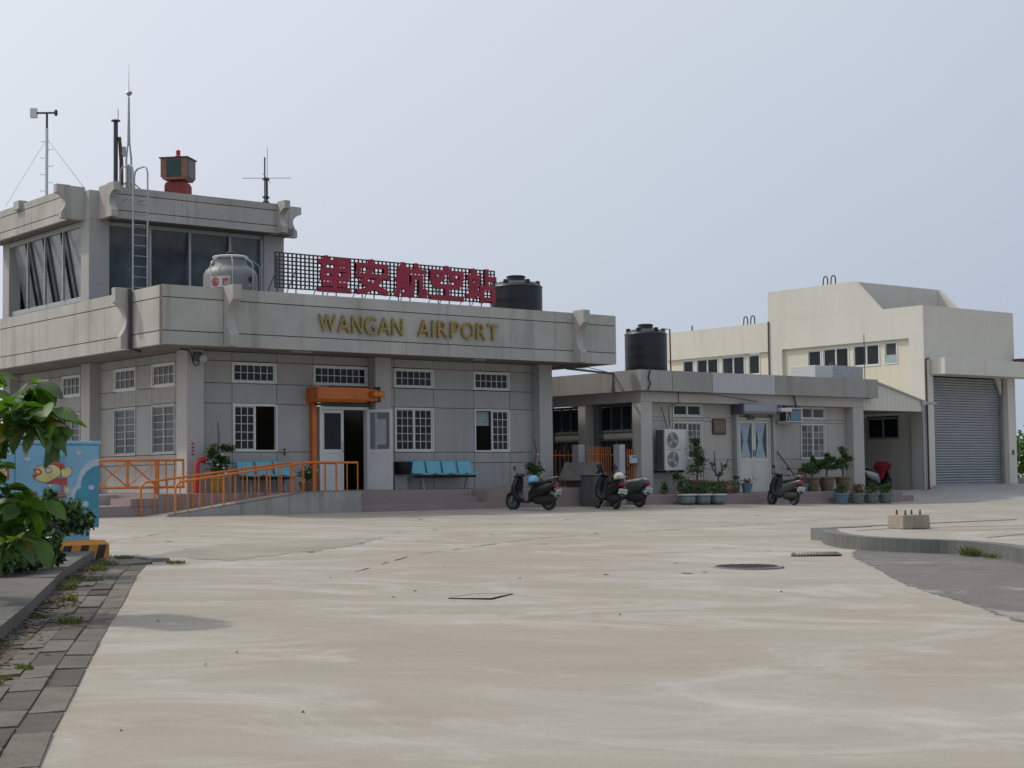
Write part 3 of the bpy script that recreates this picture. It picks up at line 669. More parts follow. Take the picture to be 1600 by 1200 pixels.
# gold lettering: every letter a piece of the sign
LT = thing('wall_lettering', (24.8, 35.15, 4.77), 'tarnished gold capital letters on the terminal fascia', 'sign')
for ch, a, c, zz0, zz1 in (('W', 21.93, 22.44, 4.53, 4.98), ('A', 22.49, 22.86, 4.53, 4.98), ('N', 22.92, 23.25, 4.53, 4.98), ('G', 23.31, 23.67, 4.52, 4.99), ('A', 23.73, 24.11, 4.53, 4.98), ('N', 24.16, 24.50, 4.53, 4.98),
   ('A', 24.98, 25.37, 4.54, 4.99), ('I', 25.44, 25.51, 4.54, 4.99), ('R', 25.62, 25.98, 4.54, 4.99), ('P', 26.05, 26.36, 4.54, 4.99), ('O', 26.42, 26.84, 4.53, 5.0), ('R', 26.92, 27.26, 4.54, 4.99), ('T', 27.30, 27.68, 4.54, 4.99)):
    text_obj('letter', ch, LT, 'gold', a, c, zz0, zz1, 35.12, .05, off=0.004)

# ------------------------------------------------------------------ roof tanks
def tank(name, c, R_, h, label, mat='tank'):
    t = thing(name, c, label, 'water tank')
    prof = [(R_ * .98, 0), (R_, .03)]
    for k in range(1, 4): prof += [(R_, h * .80 * k / 4 - .02), (R_ * 1.003, h * .80 * k / 4), (R_, h * .80 * k / 4 + .02)]
    prof += [(R_, h * .80), (R_ * 1.02, h * .81), (R_ * .98, h * .84), (R_ * .8, h * .89), (R_ * .45, h * .93)]
    MB().lathe(prof, c, 48).build('shell', mat, t, smooth=True)
    z = c[2] + h * .92
    MB().lathe([(R_ * .34, 0), (R_ * .36, .01), (R_ * .34, h * .07), (R_ * .38, h * .075), (R_ * .38, h * .085), (R_ * .30, h * .10)], (c[0], c[1], z), 24).build('lid', mat, t, smooth=True)
    for k in range(6):
        a = k * math.pi / 3 + .4; x, y = c[0] + math.cos(a) * R_ * .82, c[1] + math.sin(a) * R_ * .82
        MB().lathe([(.06, 0), (.075, .02), (.075, .10), (.05, .12)], (x, y, c[2] + h * .86), 10).build('lifting_lug', 'black', t, smooth=True)
    return t
tank('black_water_tank', (30.58, 37.9, 5.02), .78, 1.76, 'black plastic water tank on the terminal roof, right of the red sign')
tank('black_water_tank', (35.28, 37.3, 3.9), .66, 1.62, 'black plastic water tank on the annex roof')
St = thing('silver_cooling_tank', (20.6, 37.2, 5.02), 'silver rounded tank with red logo label behind the roof parapet', 'tank')
c = (20.6, 37.2, 4.92)
MB().lathe([(.68, 0), (.69, .05), (.69, 1.10), (.68, 1.18), (.62, 1.28), (.50, 1.36), (.42, 1.40), (.40, 1.44), (.40, 1.56), (.41, 1.58)], c, 48).build('shell', 'stainless', St, smooth=True)
MB().lathe([(.41, 1.57), (.45, 1.58), (.46, 1.62), (.43, 1.64), (.38, 1.645)], c, 48).build('collar', 'acwhite', St, smooth=True)
MB().lathe([(.13, 1.64), (.13, 1.74), (.08, 1.76)], c, 16).build('fan_motor', 'black', St, smooth=True)
for k, a in enumerate((200, 245, 290, 335, 20, 110)):
    a = R(a); pts = [(c[0] + math.cos(a) * q, c[1] + math.sin(a) * q, c[2] + z) for q, z in ((.44, 1.6), (.70, 1.44), (.745, 1.36), (.745, .1))]
    MB().tube(pts, .014, 6).build('support_rod', 'alu', St, smooth=True)
def curved_label(par, c, R_, a0, a1, z0, z1, m, name, dr=.004):
    n = 10; b = MB()
    vs = [(c[0] + math.cos(R(a0 + (a1 - a0) * k / n)) * (R_ + dr), c[1] + math.sin(R(a0 + (a1 - a0) * k / n)) * (R_ + dr), c[2] + z) for z in (z0, z1) for k in range(n + 1)]
    b.add(vs, [(k, k + 1, n + 2 + k, n + 1 + k) for k in range(n)]); return b.build(name, m, par)
curved_label(St, c, .69, 198, 240, .78, 1.06, 'acwhite', 'label')
def wrap_text(ch, par, c, R_, a0, a1, z0, z1, m, name):
    me = text_mesh(ch, 0, 1, z0, z1, 0, .006, off=.02); o0 = wl(par)
    for v in me.vertices:
        a = R(a0 + (a1 - a0) * v.co.x); rr = R_ + .008 - v.co.y
        v.co = Vector((c[0] + math.cos(a) * rr, c[1] + math.sin(a) * rr, c[2] + v.co.z)) - o0
    me.materials.append(M[m]); o = bpy.data.objects.new(name, me); col.objects.link(o); o.parent = par
wrap_text('良', St, c, .69, 203, 213, .83, 1.0, 'red', 'label_character'); wrap_text('機', St, c, .69, 224, 238, .82, 1.02, 'red', 'label_character')
# toothed ring round the first character
rg = MB()
for k in range(16):
    t0, t1 = 2 * math.pi * k / 16, 2 * math.pi * (k + .98) / 16
    q = []
    for (tt, ra) in ((t0, .075), (t1, .075), (t1, .10 + .012 * (k % 2)), (t0, .10 + .012 * (k % 2))):
        a = R(208) + math.cos(tt) * ra / .69; q.append((c[0] + math.cos(a) * .696, c[1] + math.sin(a) * .696, c[2] + .92 + math.sin(tt) * ra * 1.15))
    rg.add(q, [(0, 1, 2, 3)])
rg.build('label_ring', 'red', St)
MB().lathe([(.07, -.01), (.07, .03), (.05, .035)], (c[0] + .2, c[1] - .67, c[2] + 1.0), 14, 'y').build('port_cover', 'darksteel', St)
curved_label(St, c, .69, 282, 288, .82, .86, 'acwhite', 'label')

# ------------------------------------------------------------------ tower roof equipment
zr = 8.2
LD = thing('roof_ladder', (20.05, 41.12, 5.02), 'galvanised steel ladder up the front of the control tower', 'ladder')
for x in (19.60, 20.03):
    MB().tube([(x, 40.75, 5.02), (x, 40.75, 9.22), (x, 40.82, 9.36), (x, 40.95, 9.42), (x, 41.35, 9.42), (x, 41.5, 9.36), (x, 41.56, 9.2), (x, 41.56, 8.2)], .024, 8).build('ladder_rail', 'steel', LD, smooth=True)
for k in range(13): bar(LD, (19.60, 40.75, 5.2 + k * .285), (20.03, 40.75, 5.2 + k * .285), .014, 'rung', 'steel', 6)
for x in (19.60, 20.03): bar(LD, (x, 40.75, 8.5), (x, 41.3, 8.5), .014, 'wall_bracket', 'steel', 6)

WM = thing('wind_sensor_mast', (18.95, 45, zr), 'thin white mast with wind vane and step pegs on the left of the tower roof', 'mast')
MB().tube([(18.95, 45, zr), (18.95, 45, 11.05)], .045, 8).build('mast_pole', 'acwhite', WM, smooth=True)
MB().tube([(18.95, 45, 11.05), (18.95, 45, 11.5)], .035, 8).build('mast_head', 'darksteel', WM, smooth=True)
a = Vector((-.78, .625, 0))
p0 = Vector((18.95, 45, 11.5))
MB().tube([p0 + a * .34, p0 - a * .26], .03, 8).build('vane_arm', 'darksteel', WM, smooth=True)
MB().box(-.09, .09, -.07, .07, -.14, .13).xf(Matrix.Translation(p0 + a * .38) @ Matrix.Rotation(R(141), 4, 'Z')).build('sensor_box', 'acwhite', WM)
MB().lathe([(.03, -.09), (.05, -.05), (.05, .05), (.03, .09)], p0 - a * .26, 10).build('sensor_cup', 'darksteel', WM)
for k in range(10):
    s = a if k % 2 else -a; z = 8.5 + k * .24
    MB().tube([(18.95, 45, z), Vector((18.95, 45, z)) + s * .17, Vector((18.95, 45, z + .03)) + s * .18], .008, 5).build('step_peg', 'steel', WM)
for q in ((18.2, 46.2, 8.86), (20.35, 44.6, 8.86), (19.5, 43.2, 8.86)): bar(WM, (18.95, 45, 10.75), q, .006, 'guy_wire', 'steel', 4)
bevel(MB().box(18.28, 18.55, 45.4, 45.8, 8.70, 8.95).build('junction_box', 'alu', WM), .01)

DM = thing('dark_antenna_mast', (20.15, 43, zr), 'thick dark antenna mast beside the lightning rod', 'mast')
MB().tube([(20.15, 43, zr), (20.15, 43, 11.05)], [.065, .065], 8).build('mast_pole', 'darksteel', DM, smooth=True)
MB().lathe([(.13, 0), (.13, .03), (.05, .05)], (20.15, 43, 11.05), 10).build('mast_cap', 'darksteel', DM)
MB().tube([(20.22, 43, 11.08), (20.22, 43, 11.42)], .012, 6).build('whip_aerial', 'steel', DM)
MB().tube([(20.3, 42.95, 8.4), (20.3, 42.95, 9.9), (20.24, 42.95, 10.6)], [.07, .06, .05], 8).build('side_pole', 'rust', DM, smooth=True)
MB().box(20.28, 20.40, 42.85, 42.97, 10.05, 10.32).build('junction_box', 'steel', DM)

LR = thing('lightning_rod_mast', (20.55, 43, zr), 'tall tapering lightning rod with silver ball, braced on the tower roof', 'mast')
MB().tube([(20.55, 43, zr), (20.55, 43, 9.85)], .095, 10).build('base_pipe', 'steel', LR, smooth=True)
for k in range(4):
    an = k * math.pi / 2 + .5; dx, dy = math.cos(an), math.sin(an)
    MB().tube([(20.55 + dx * .09, 43 + dy * .09, 9.3), (20.55 + dx * .10, 43 + dy * .10, 10.0), (20.55 + dx * .03, 43 + dy * .03, 10.5), (20.55, 43, 11.65)], [.018, .018, .018, .02], 6).build('mast_leg', 'steel', LR, smooth=True)
MB().tube([(20.55, 43, 10.4), (20.55, 43, 11.8)], [.05, .028], 8).build('mast_pole', 'steel', LR, smooth=True)
MB().lathe([(.01, -.11), (.07, -.06), (.11, 0), (.07, .06), (.01, .11)], (20.55, 43, 11.93), 12).build('rod_ball', 'chrome', LR, smooth=True)
MB().tube([(20.55, 43, 11.8), (20.55, 43, 12.75)], [.012, .004], 6).build('rod_tip', 'steel', LR)
for k in range(3):
    an = R((205, 330, 80)[k]); bar(LR, (20.55, 43, 9.45), (20.55 + math.cos(an) * 1.25, 43 + math.sin(an) * 1.25, 8.3), .022, 'brace', 'steel', 6)
for k in range(2):
    an = R((150, 290)[k]); bar(LR, (20.55, 43, 9.45), (20.55 + math.cos(an) * .9, 43 + math.sin(an) * .9, 8.3), .022, 'brace', 'steel', 6)

BC = thing('airport_beacon', (22.7, 44.2, zr), 'faded red square beacon housing with green lamp window on a red pedestal', 'beacon')
ra = R(-48)
T = Matrix.Translation((22.72, 44.2, 0)) @ Matrix.Rotation(ra, 4, 'Z') @ Matrix.Diagonal((.82, .82, 1, 1))
bevel(MB().prism([(-.40, 8.2), (.40, 8.2), (.40, 9.62), (.34, 9.72), (-.34, 9.72), (-.40, 9.62)], -.34, .34, 'xz').xf(T).build('pedestal', 'beaconred', BC), .01)
b = MB().prism([(-.40, 9.78), (.40, 9.78), (.50, 9.88), (.50, 10.42), (-.50, 10.42), (-.50, 9.88)], -.45, .45, 'xz').xf(T); b.build('beacon_box', 'beacon', BC)
MB().box(-.2, .2, -.2, .2, 9.72, 9.78).xf(T).build('neck', 'beaconred', BC)
MB().box(-.55, .55, -.5, .5, 10.42, 10.45).xf(T).build('roof_plate', 'darksteel', BC)
MB().box(-.28, .28, -.468, -.452, 9.86, 10.38).xf(T).build('green_window', 'green', BC)
MB().box(.502, .516, -.33, .33, 9.86, 10.38).xf(T).build('clear_window', 'glassc', BC)
MB().box(-.516, -.502, -.33, .33, 9.86, 10.38).xf(T).build('clear_window', 'green', BC)
MB().lathe([(.07, 0), (.07, .06), (.10, .08), (.06, .12), (.07, .24), (.03, .28)], (22.72, 44.2, 10.45), 12).build('red_lamp', 'red', BC, smooth=True)

CA = thing('crossed_antenna', (25.0, 42.9, zr), 'slim antenna with four crossed horizontal arms on the right of the tower roof', 'antenna')
MB().tube([(25.0, 42.9, zr), (25.0, 42.9, 9.9)], .035, 8).build('antenna_pole', 'darksteel', CA, smooth=True)
MB().tube([(24.93, 42.9, 9.0), (24.93, 42.9, 10.55)], .022, 6).build('side_pole', 'darksteel', CA)
MB().tube([(25.02, 42.9, 9.9), (25.02, 42.9, 10.85)], .009, 6).build('whip_aerial', 'steel', CA)
for dx, dy in ((.62, -.45), (-.62, .45), (.50, .62), (-.50, -.62)): bar(CA, (25, 42.9, 9.92), (25 + dx * .95, 42.9 + dy * .95, 9.92), .011, 'antenna_arm', 'steel', 5)
for z in (9.3, 9.15, 9.85): MB().box(24.88, 25.06, 42.85, 42.95, z, z + .06).build('clamp', 'darksteel', CA)

# ------------------------------------------------------------------ annex
AN = thing('annex_building', (38.5, 35.6, 0), 'low flat roofed grey annex with white double door and repainted fascia patch', 'building')
AF = WF('Y', 35.95)
za = [0.25, 1.0, 1.27, 2.5, 3.02]
aw = [(35.07, 36.34, 1.30, 2.47), (35.07, 36.34, 2.60, 3.01), (40.87, 42.10, 1.29, 2.47), (40.87, 42.10, 2.60, 3.01)]
aops = [(a, b_, c, d_) for a, b_, c, d_ in aw] + [(37.74, 39.40, .2, 2.72)]
wallgrid(AN, AF, [33.89, 35.06, 36.35, 37.73], [.25, 1.0, 1.29, 2.48, 2.59, 3.02], aops, mat='annex', core='annex')
wallgrid(AN, AF, [37.73, 39.41, 40.86, 42.11, 43.10], [.25, 1.0, 1.29, 2.48, 2.59, 3.02], aops, mat='annex', core='annex')
window(AN, AF, 35.07, 36.34, 1.30, 2.47, [3, 3], 5, glass='glassl', frame='doorg')
window(AN, AF, 35.07, 36.34, 2.60, 3.01, [-1, -1], 1, glass='glass', frame='doorg')
window(AN, AF, 40.87, 42.10, 1.29, 2.47, [2, 2], 5, glass='glassl', frame='doorg')
window(AN, AF, 40.87, 42.10, 2.60, 3.01, [-1, -1], 1, glass='glassl', frame='doorg')
for x0, x1, y0, y1 in ((33.43, 33.89, 35.6, 35.99), (43.10, 43.65, 35.6, 35.99), (33.43, 33.8, 38.1, 38.45), (33.43, 33.8, 40.4, 40.8)):
    bevel(MB().box(x0, x1, y0, y1, -.3, 3.02).build('column', 'annex', AN), .012)
bevel(MB().box(39.41, 39.78, 35.85, 35.95, .25, 3.02).build('column', 'annex', AN), .01)
bevel(MB().box(33.43, 43.65, 35.6, 35.95, 3.02, 3.34).build('front_beam', 'annex', AN), .01)
MB().box(33.43, 33.8, 35.95, 45, 3.02, 3.34).build('side_beam', 'annex', AN)
# side wall and windows facing the gap, shade put into darker colours
AS = WF('X', 33.75)
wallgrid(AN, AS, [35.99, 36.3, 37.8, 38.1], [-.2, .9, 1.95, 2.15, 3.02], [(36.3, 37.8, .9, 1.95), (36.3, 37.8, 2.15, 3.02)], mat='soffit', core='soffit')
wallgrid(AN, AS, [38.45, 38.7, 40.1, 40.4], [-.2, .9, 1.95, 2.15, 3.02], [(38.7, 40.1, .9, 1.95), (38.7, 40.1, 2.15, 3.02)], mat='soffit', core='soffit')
for y0, y1 in ((36.3, 37.8), (38.7, 40.1)):
    window(AN, AS, y0, y1, .9, 1.95, [3, 3], 2, frame='grey'); window(AN, AS, y0, y1, 2.15, 3.0, [-1, -1, -1], 1, frame='grey')
MB().box(33.8, 34.0, 40.8, 45, -.2, 3.0).build('side_wall', 'annex', AN)
MB().box(43.45, 43.6, 35.99, 45, -.2, 3.02).build('side_wall', 'annex', AN)
MB().box(33.8, 43.45, 44.8, 45, -.2, 3.02).build('rear_wall', 'annex', AN)
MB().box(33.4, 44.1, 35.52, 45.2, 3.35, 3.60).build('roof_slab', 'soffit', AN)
MB().box(33.4, 44.1, 35.52, 45.2, 3.82, 3.9).build('roof_deck', 'oldwalk', AN)
for (a, c) in ((33.25, 34.55), (34.56, 36.25), (36.26, 39.09), (39.10, 44.18)):
    piece('fascia_panel', 'patch' if a == 36.26 else 'annexf', AN, a, c - .012, 35.386 if a == 36.26 else 35.39, 35.53, 3.34, 3.96)
MB().box(33.3, 44.15, 35.42, 35.5, 3.36, 3.94).build('fascia_core', 'joint', AN)
piece('fascia_panel', 'annexf', AN, 33.26, 33.40, 35.54, 45.3, 3.34, 3.96); piece('fascia_panel', 'annexf', AN, 44.05, 44.18, 35.54, 45.3, 3.34, 3.96)
# door, housing, guides
dw = MB(); dw.box(37.80, 37.88, 35.86, 35.95, .25, 2.62).box(39.26, 39.34, 35.86, 35.95, .25, 2.62).box(37.88, 39.26, 35.86, 35.95, 2.54, 2.62)
dwf = dw.build('door_frame', 'doorg', AN)
for a, c in ((37.89, 38.565), (38.575, 39.25)):
    b = MB(); b.box(a, a + .08, 35.88, 35.92, .27, 2.53).box(c - .08, c, 35.88, 35.92, .27, 2.53).box(a + .08, c - .08, 35.88, 35.92, 2.44, 2.53).box(a + .08, c - .08, 35.88, 35.92, 1.22, 1.34).box(a + .08, c - .08, 35.895, 35.915, .27, 1.22)
    dl = b.build('door', 'doorg', AN)
    piece('pane', 'clear', dl, a + .08, c - .08, 35.90, 35.905, 1.34, 2.44)
    cx, hw = (a + c) / 2, (c - a) / 2 - .09
    # hourglass curtain, pleated
    for sgn in (1,):
        cb = MB(); n = 14; rows = [(2.44, hw), (2.15, hw * .62), (1.89, hw * .38), (1.62, hw * .62), (1.34, hw)]
        vs = [(cx + (-1 + 2 * k / n) * wv, 35.935 + (.008 if k % 2 else -.008), z) for z, wv in rows for k in range(n + 1)]
        cb.add(vs, [(i * (n + 1) + k, i * (n + 1) + k + 1, (i + 1) * (n + 1) + k + 1, (i + 1) * (n + 1) + k) for i in range(4) for k in range(n)])
        cb.build('curtain', 'curtain', dl, smooth=True)
    MB().tube([(c - .04 if a < 38 else a + .04, 35.86, 1.38), (c - .04 if a < 38 else a + .04, 35.85, 1.6)], .012, 6).build('handle', 'darksteel', dl)
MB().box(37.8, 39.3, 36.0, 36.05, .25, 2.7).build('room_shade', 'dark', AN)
MB().box(37.66, 37.78, 35.75, 35.93, .25, 2.74).build('shutter_guide', 'alu', AN); MB().box(39.36, 39.44, 35.75, 35.93, .25, 2.74).build('shutter_guide', 'alu', AN)
MB().prism([(35.93, 2.72), (35.45, 2.72), (35.4, 2.8), (35.4, 3.01), (35.93, 3.01)], 37.66, 39.15, 'yz').build('shutter_housing', 'shutter', AN)
MB().box(37.6, 37.66, 35.4, 35.93, 2.7, 3.04).build('end_plate', 'grey', AN); MB().box(39.15, 39.5, 35.5, 35.8, 2.74, 3.0).build('end_plate', 'grey', AN)
bevel(MB().box(39.25, 39.75, 35.3, 35.5, 2.80, 2.92).build('shutter_motor', 'acwhite', AN), .02)
MB().box(38.25, 38.55, 35.80, 35.83, 2.56, 2.68).build('door_plate', 'grey', AN)
PQ = thing('wall_plaque', (37.05, 35.93, 2.33), 'square brown wall plaque left of the annex door', 'plaque')
bevel(MB().box(36.76, 37.34, 35.90, 35.945, 2.08, 2.56).build('plaque_frame', 'wood', PQ), .01)
MB().box(36.80, 37.30, 35.893, 35.9, 2.12, 2.52).build('plaque_face', 'pottan', PQ)
tag(MB().lathe([(.08, 0), (.08, -.012)], (0, 0, 0), 16, 'y').build('round_sign', 'blue', origin=(39.60, 35.845, 1.86)), 'small round blue sign on the pier right of the annex door', 'sign')
# wires on the annex
CB = tag(MB().tube([(33.2, 35.35, 3.32), (34.5, 35.33, 3.3), (36.2, 35.33, 3.28), (37.9, 35.5, 3.15), (38.4, 35.5, 3.1)], .012, 5).tube([(34.95, 35.55, 3.33), (34.95, 35.55, 3.0), (34.75, 35.8, 2.9), (34.8, 35.8, 2.3)], .014, 5)
   .tube([(34.55, 35.9, 2.9), (34.70, 35.8, 2.25)], .012, 5).build('wall_cable', 'black'), 'black cables hanging along the annex beam above the condenser', 'cable')
tag(MB().tube([(33.6, 35.35, 3.98), (33.52, 35.35, 3.7), (33.6, 35.35, 3.55), (33.5, 35.36, 3.35)], .022, 6).build('drop_cable', 'black'), 'thick black cable running down the annex fascia below the tank', 'cable')
tag(MB().tube([(30.6, 35.9, 4.0), (31.0, 36.1, 3.95), (33.26, 36.6, 3.90), (33.22, 36.62, 3.3)], .035, 6).build('conduit_pipe', 'grey'), 'grey conduit bridging the terminal soffit and the annex', 'pipe')
tag(MB().tube([(31.4, 36.0, 4.05), (33.24, 36.8, 3.95)], .012, 5).build('overhead_wire', 'black'), 'thin wire from the terminal soffit to the annex roof edge', 'wire')

# annex porch
AP = tag(bpy.data.objects.new('annex_porch', None), kind='structure'); col.objects.link(AP)
MB().box(32.0, 44.0, 33.9, 36.0, -.4, .08).build('step', 'pinktile', AP)
MB().box(32.0, 43.6, 34.05, 36.05, .08, .255).build('porch_floor', 'pinktile', AP)

# air conditioners
AC = thing('outdoor_condenser', (34.55, 35.7, .95), 'tall twin fan condenser unit hung beside the annex window', 'air conditioner')
bevel(MB().box(34.18, 35.08, 35.38, 35.72, .97, 2.20).build('casing', 'acwhite', AC), .012)
MB().box(34.13, 34.18, 35.42, 35.72, 1.0, 2.18).build('coil_panel', 'grey', AC)
for z in (1.30, 1.87):
    g = MB(); g.lathe([(.245, 0), (.245, -.015), (.225, -.015), (.225, 0)], (34.50, 35.38, z), 28, 'y')
    fan = g.build('fan_ring', 'alu', AC)
    MB().lathe([(.225, -.002), (.225, -.004)], (34.50, 35.38, z), 28, 'y').build('fan_recess', 'grey', fan)
    for k in range(3):
        a = k * 2.094 + z; bl = MB(); vs = []
        for (rr, da) in ((.04, -.3), (.21, -.45), (.21, .35), (.04, .5)): vs.append((34.50 + math.cos(a + da) * rr, 35.372 - .006 * (da > 0), z + math.sin(a + da) * rr))
        bl.add(vs, [(0, 1, 2, 3)]).build('fan_blade', 'alu', fan)
    gr = MB()
    for rr in (.06, .11, .16, .205):
        pts = [(34.50 + math.cos(t * math.pi / 12) * rr, 35.362, z + math.sin(t * math.pi / 12) * rr) for t in range(25)]; gr.tube(pts, .0035, 4, cap=False)
    for k in range(6): a = k * math.pi / 6; gr.tube([(34.5 - math.cos(a) * .235, 35.361, z - math.sin(a) * .235), (34.5 + math.cos(a) * .235, 35.361, z + math.sin(a) * .235)], .0035, 4)
    gr.build('fan_grille', 'acwhite', fan)
MB().box(34.22, 34.86, 35.375, 35.381, 1.575, 1.59).box(35.0, 35.03, 35.372, 35.38, 1.6, 1.64).box(35.0, 35.03, 35.372, 35.38, 2.1, 2.13).build('trim', 'grey', AC)
MB().box(34.25, 34.3, 35.42, 35.95, .90, .97).build('bracket', 'darksteel', AC); MB().box(34.95, 35.0, 35.42, 35.95, .90, .97).build('bracket', 'darksteel', AC)
WA = thing('window_air_conditioner', (39.95, 35.7, 2.5), 'small window air conditioner in a cage right of the annex door', 'air conditioner')
MB().box(39.80, 40.32, 35.45, 35.95, 2.52, 2.88).build('casing', 'grey', WA); MB().box(39.84, 40.28, 35.435, 35.45, 2.55, 2.85).build('grille', 'potblue', WA)
for x in (39.62, 40.36): bar(WA, (x, 35.42, 2.5), (x, 35.42, 2.92), .018, 'cage_bar', 'acwhite'); bar(WA, (x, 35.42, 2.5), (x, 35.95, 2.5), .018, 'cage_bar', 'acwhite')
bar(WA, (39.62, 35.42, 2.92), (40.36, 35.42, 2.92), .018, 'cage_bar', 'acwhite'); bar(WA, (39.62, 35.42, 2.5), (40.36, 35.42, 2.5), .018, 'cage_bar', 'acwhite'); bar(WA, (39.62, 35.42, 2.9), (39.78, 35.42, 2.5), .016, 'cage_bar', 'acwhite')
MB().tube([(40.2, 35.5, 2.9), (40.05, 35.5, 3.4)], .03, 6).build('exhaust_pipe', 'darksteel', WA)
MB().box(39.45, 39.95, 35.6, 35.95, 2.44, 2.49).build('tray', 'alu', WA)
tag(MB().tube([(39.55, 35.8, 1.55), (39.7, 35.7, 1.3), (39.95, 35.6, .95), (40.15, 35.5, .6)], .02, 6).build('leaning_stick', 'wood'), 'dark stick leaning on the wall below the window air conditioner', 'stick')
# units on the annex roof
RU = thing('rooftop_unit', (43.2, 36.7, 3.9), 'low grey steel box unit on the annex roof', 'unit')
bevel(MB().box(42.3, 43.2, 36.5, 37.6, 3.9, 4.46).build('casing', 'acwhite', RU), .01); bevel(MB().box(43.2, 44.75, 36.48, 37.6, 3.9, 4.48).build('casing', 'steel', RU), .01)
MB().tube([(43.15, 36.6, 4.45), (43.2, 36.6, 4.55), (43.35, 36.6, 4.56), (43.5, 36.6, 4.47)], .025, 6).build('elbow_pipe', 'grey', RU, smooth=True)
MB().tube([(44.8, 36.45, 3.9), (44.8, 36.45, 5.6)], .015, 5).build('riser_pipe', 'grey', RU)
VP_ = tag(MB().tube([(36.35, 37.3, 3.9), (36.33, 37.3, 5.45), (36.1, 37.3, 5.43), (36.1, 37.3, 5.36)], .025, 6).build('vent_pipe', 'grey', smooth=True), 'thin grey pipe hooked beside the annex tank', 'pipe')

# ------------------------------------------------------------------ carport
CP = thing('carport', (45.6, 35.7, 0), 'lean to carport with ribbed cream gable between annex and garage', 'carport')
b = MB(); n = 15; xa, xb = 43.72, 46.98
for k in range(n):
    x0 = xa + (xb - xa) * k / n; x1 = xa + (xb - xa) * (k + 1) / n - .009
    def zt(x): return min(3.33, 99) if x < 44.2 else 3.95 - (x - 44.2) / (46.98 - 44.2) * .66
    MB().prism([(x0, 2.94), (x1, 2.94), (x1, zt(x1) if x1 > 44.2 else 3.33), (x0, zt(x0) if x0 > 44.2 else 3.33)], 35.70, 35.73, 'xz').build('gable_board', 'cream', CP)
MB().prism([(43.72, 2.95), (46.95, 2.95), (46.95, 3.28), (44.2, 3.9), (44.2, 3.33), (43.72, 3.33)], 35.735, 35.76, 'xz').build('gable_core', 'joint', CP)
MB().prism([(44.2, 3.93), (47.0, 3.28), (47.0, 3.33), (44.2, 3.99)], 35.64, 42, 'xz').build('roof_sheet', 'alu', CP)
MB().box(46.98, 48.03, 35.9, 42, 3.22, 3.30).build('gutter', 'alu', CP)
MB().box(46.86, 47.06, 35.62, 35.8, 3.16, 3.34).build('rain_head', 'alu', CP)
MB().tube([(46.95, 35.68, 3.3), (46.95, 35.68, .2)], .05, 8).build('downpipe', 'steel', CP, smooth=True)
MB().box(43.7, 46.98, 35.72, 42, 2.93, 2.95).build('ceiling', 'soffit', CP)
MB().box(43.65, 48.0, 42, 42.1, -.2, 3.9).build('rear_wall', 'annex', CP)

# ------------------------------------------------------------------ garage building (cream)
GB = thing('garage_building', (50.8, 36.4, 0), 'tall cream fire garage with large roller shutter and stepped parapet', 'building')
X0, X1, Yf = 48.04, 53.5, 36.4
MB().box(X0, 48.53, Yf, 36.9, -.2, 4.3).build('pier', 'cream', GB); MB().box(53.02, X1, Yf, 36.9, -.2, 4.3).build('pier', 'cream', GB)
MB().box(X0, X1, Yf, 36.62, 4.3, 6.8).build('front_wall', 'cream', GB)
# side wall with recess
MB().box(X0, X0 + .2, 36.62, 43.8, 5.66, 6.8).box(X0, X0 + .2, 36.9, 37.05, -.2, 5.66).box(X0, X0 + .2, 43.12, 43.8, -.2, 5.66).box(X0, X0 + .2, 36.62, 36.9, 4.3, 5.66).build('side_wall', 'cream', GB)
MB().prism([(38.3, 6.8), (39.47, 7.96), (43.8, 7.96), (43.8, 6.802)], X0, X0 + .2, 'yz').build('gable_parapet', 'cream', GB)
MB().prism([(38.3, 6.8), (39.47, 7.96), (43.8, 7.96), (43.8, 6.8)], 53.1, 53.3, 'yz').build('gable_parapet', 'cream', GB)
MB().box(X0 + .2, 53.1, 39.5, 39.7, 6.5, 7.96).build('upper_front_wall', 'cream', GB)
MB().box(X0 + .2, X1, 36.6, 43.8, 6.5, 6.6).build('roof_deck', 'oldwalk', GB); MB().box(X0 + .2, 53.1, 39.7, 43.8, 7.7, 7.8).build('roof_deck', 'oldwalk', GB)
MB().box(X1 - .2, X1, 36.9, 43.8, -.2, 6.8).box(X0 + .21, X1 - .21, 43.6, 43.79, -.2, 7.9).build('rear_wall', 'cream', GB)
GW = WF('X', X0 + .12)
gw = [(41.23, 41.94, 4.71, 5.55), (39.90, 41.18, 4.73, 5.57), (38.46, 39.72, 4.76, 5.59), (37.65, 38.26, 4.78, 5.61)]
gops = [(a, c, z0, z1) for a, c, z0, z1 in gw]
us = [37.05, 37.65, 38.26, 38.46, 39.72, 39.90, 41.18, 41.23, 41.94, 43.12]
b = MB()
prev = 37.05
for a, c, z0, z1 in sorted(gw):
    GW.box(b, prev, a, 0, .08, 4.4, 5.66); GW.box(b, a, c, 0, .08, 4.4, z0); GW.box(b, a, c, 0, .08, z1, 5.66); prev = c
GW.box(b, prev, 43.12, 0, .08, 4.4, 5.66); GW.box(b, 37.05, 43.12, 0, .08, 3.45, 4.4)
b.build('recessed_wall', 'creamy', GB)
b = MB(); GW.box(b, 37.05, 43.12, 0, .08, -.2, 2.05); GW.box(b, 37.05, 37.67, 0, .08, 2.05, 2.9); GW.box(b, 39.15, 43.12, 0, .08, 2.05, 2.9); GW.box(b, 37.05, 43.12, 0, .08, 2.9, 3.45); b.build('lower_wall', 'cream', GB)
window(GB, GW, 37.67, 39.15, 2.05, 2.85, [-1, -1], 1, frame='alu')
for i, (a, c, z0, z1) in enumerate(gw): window(GB, GW, a, c, z0, z1, [-1] if c - a < 1 else [-1, -1], 1, glass='glassc' if i == 3 else 'glass', frame='white')
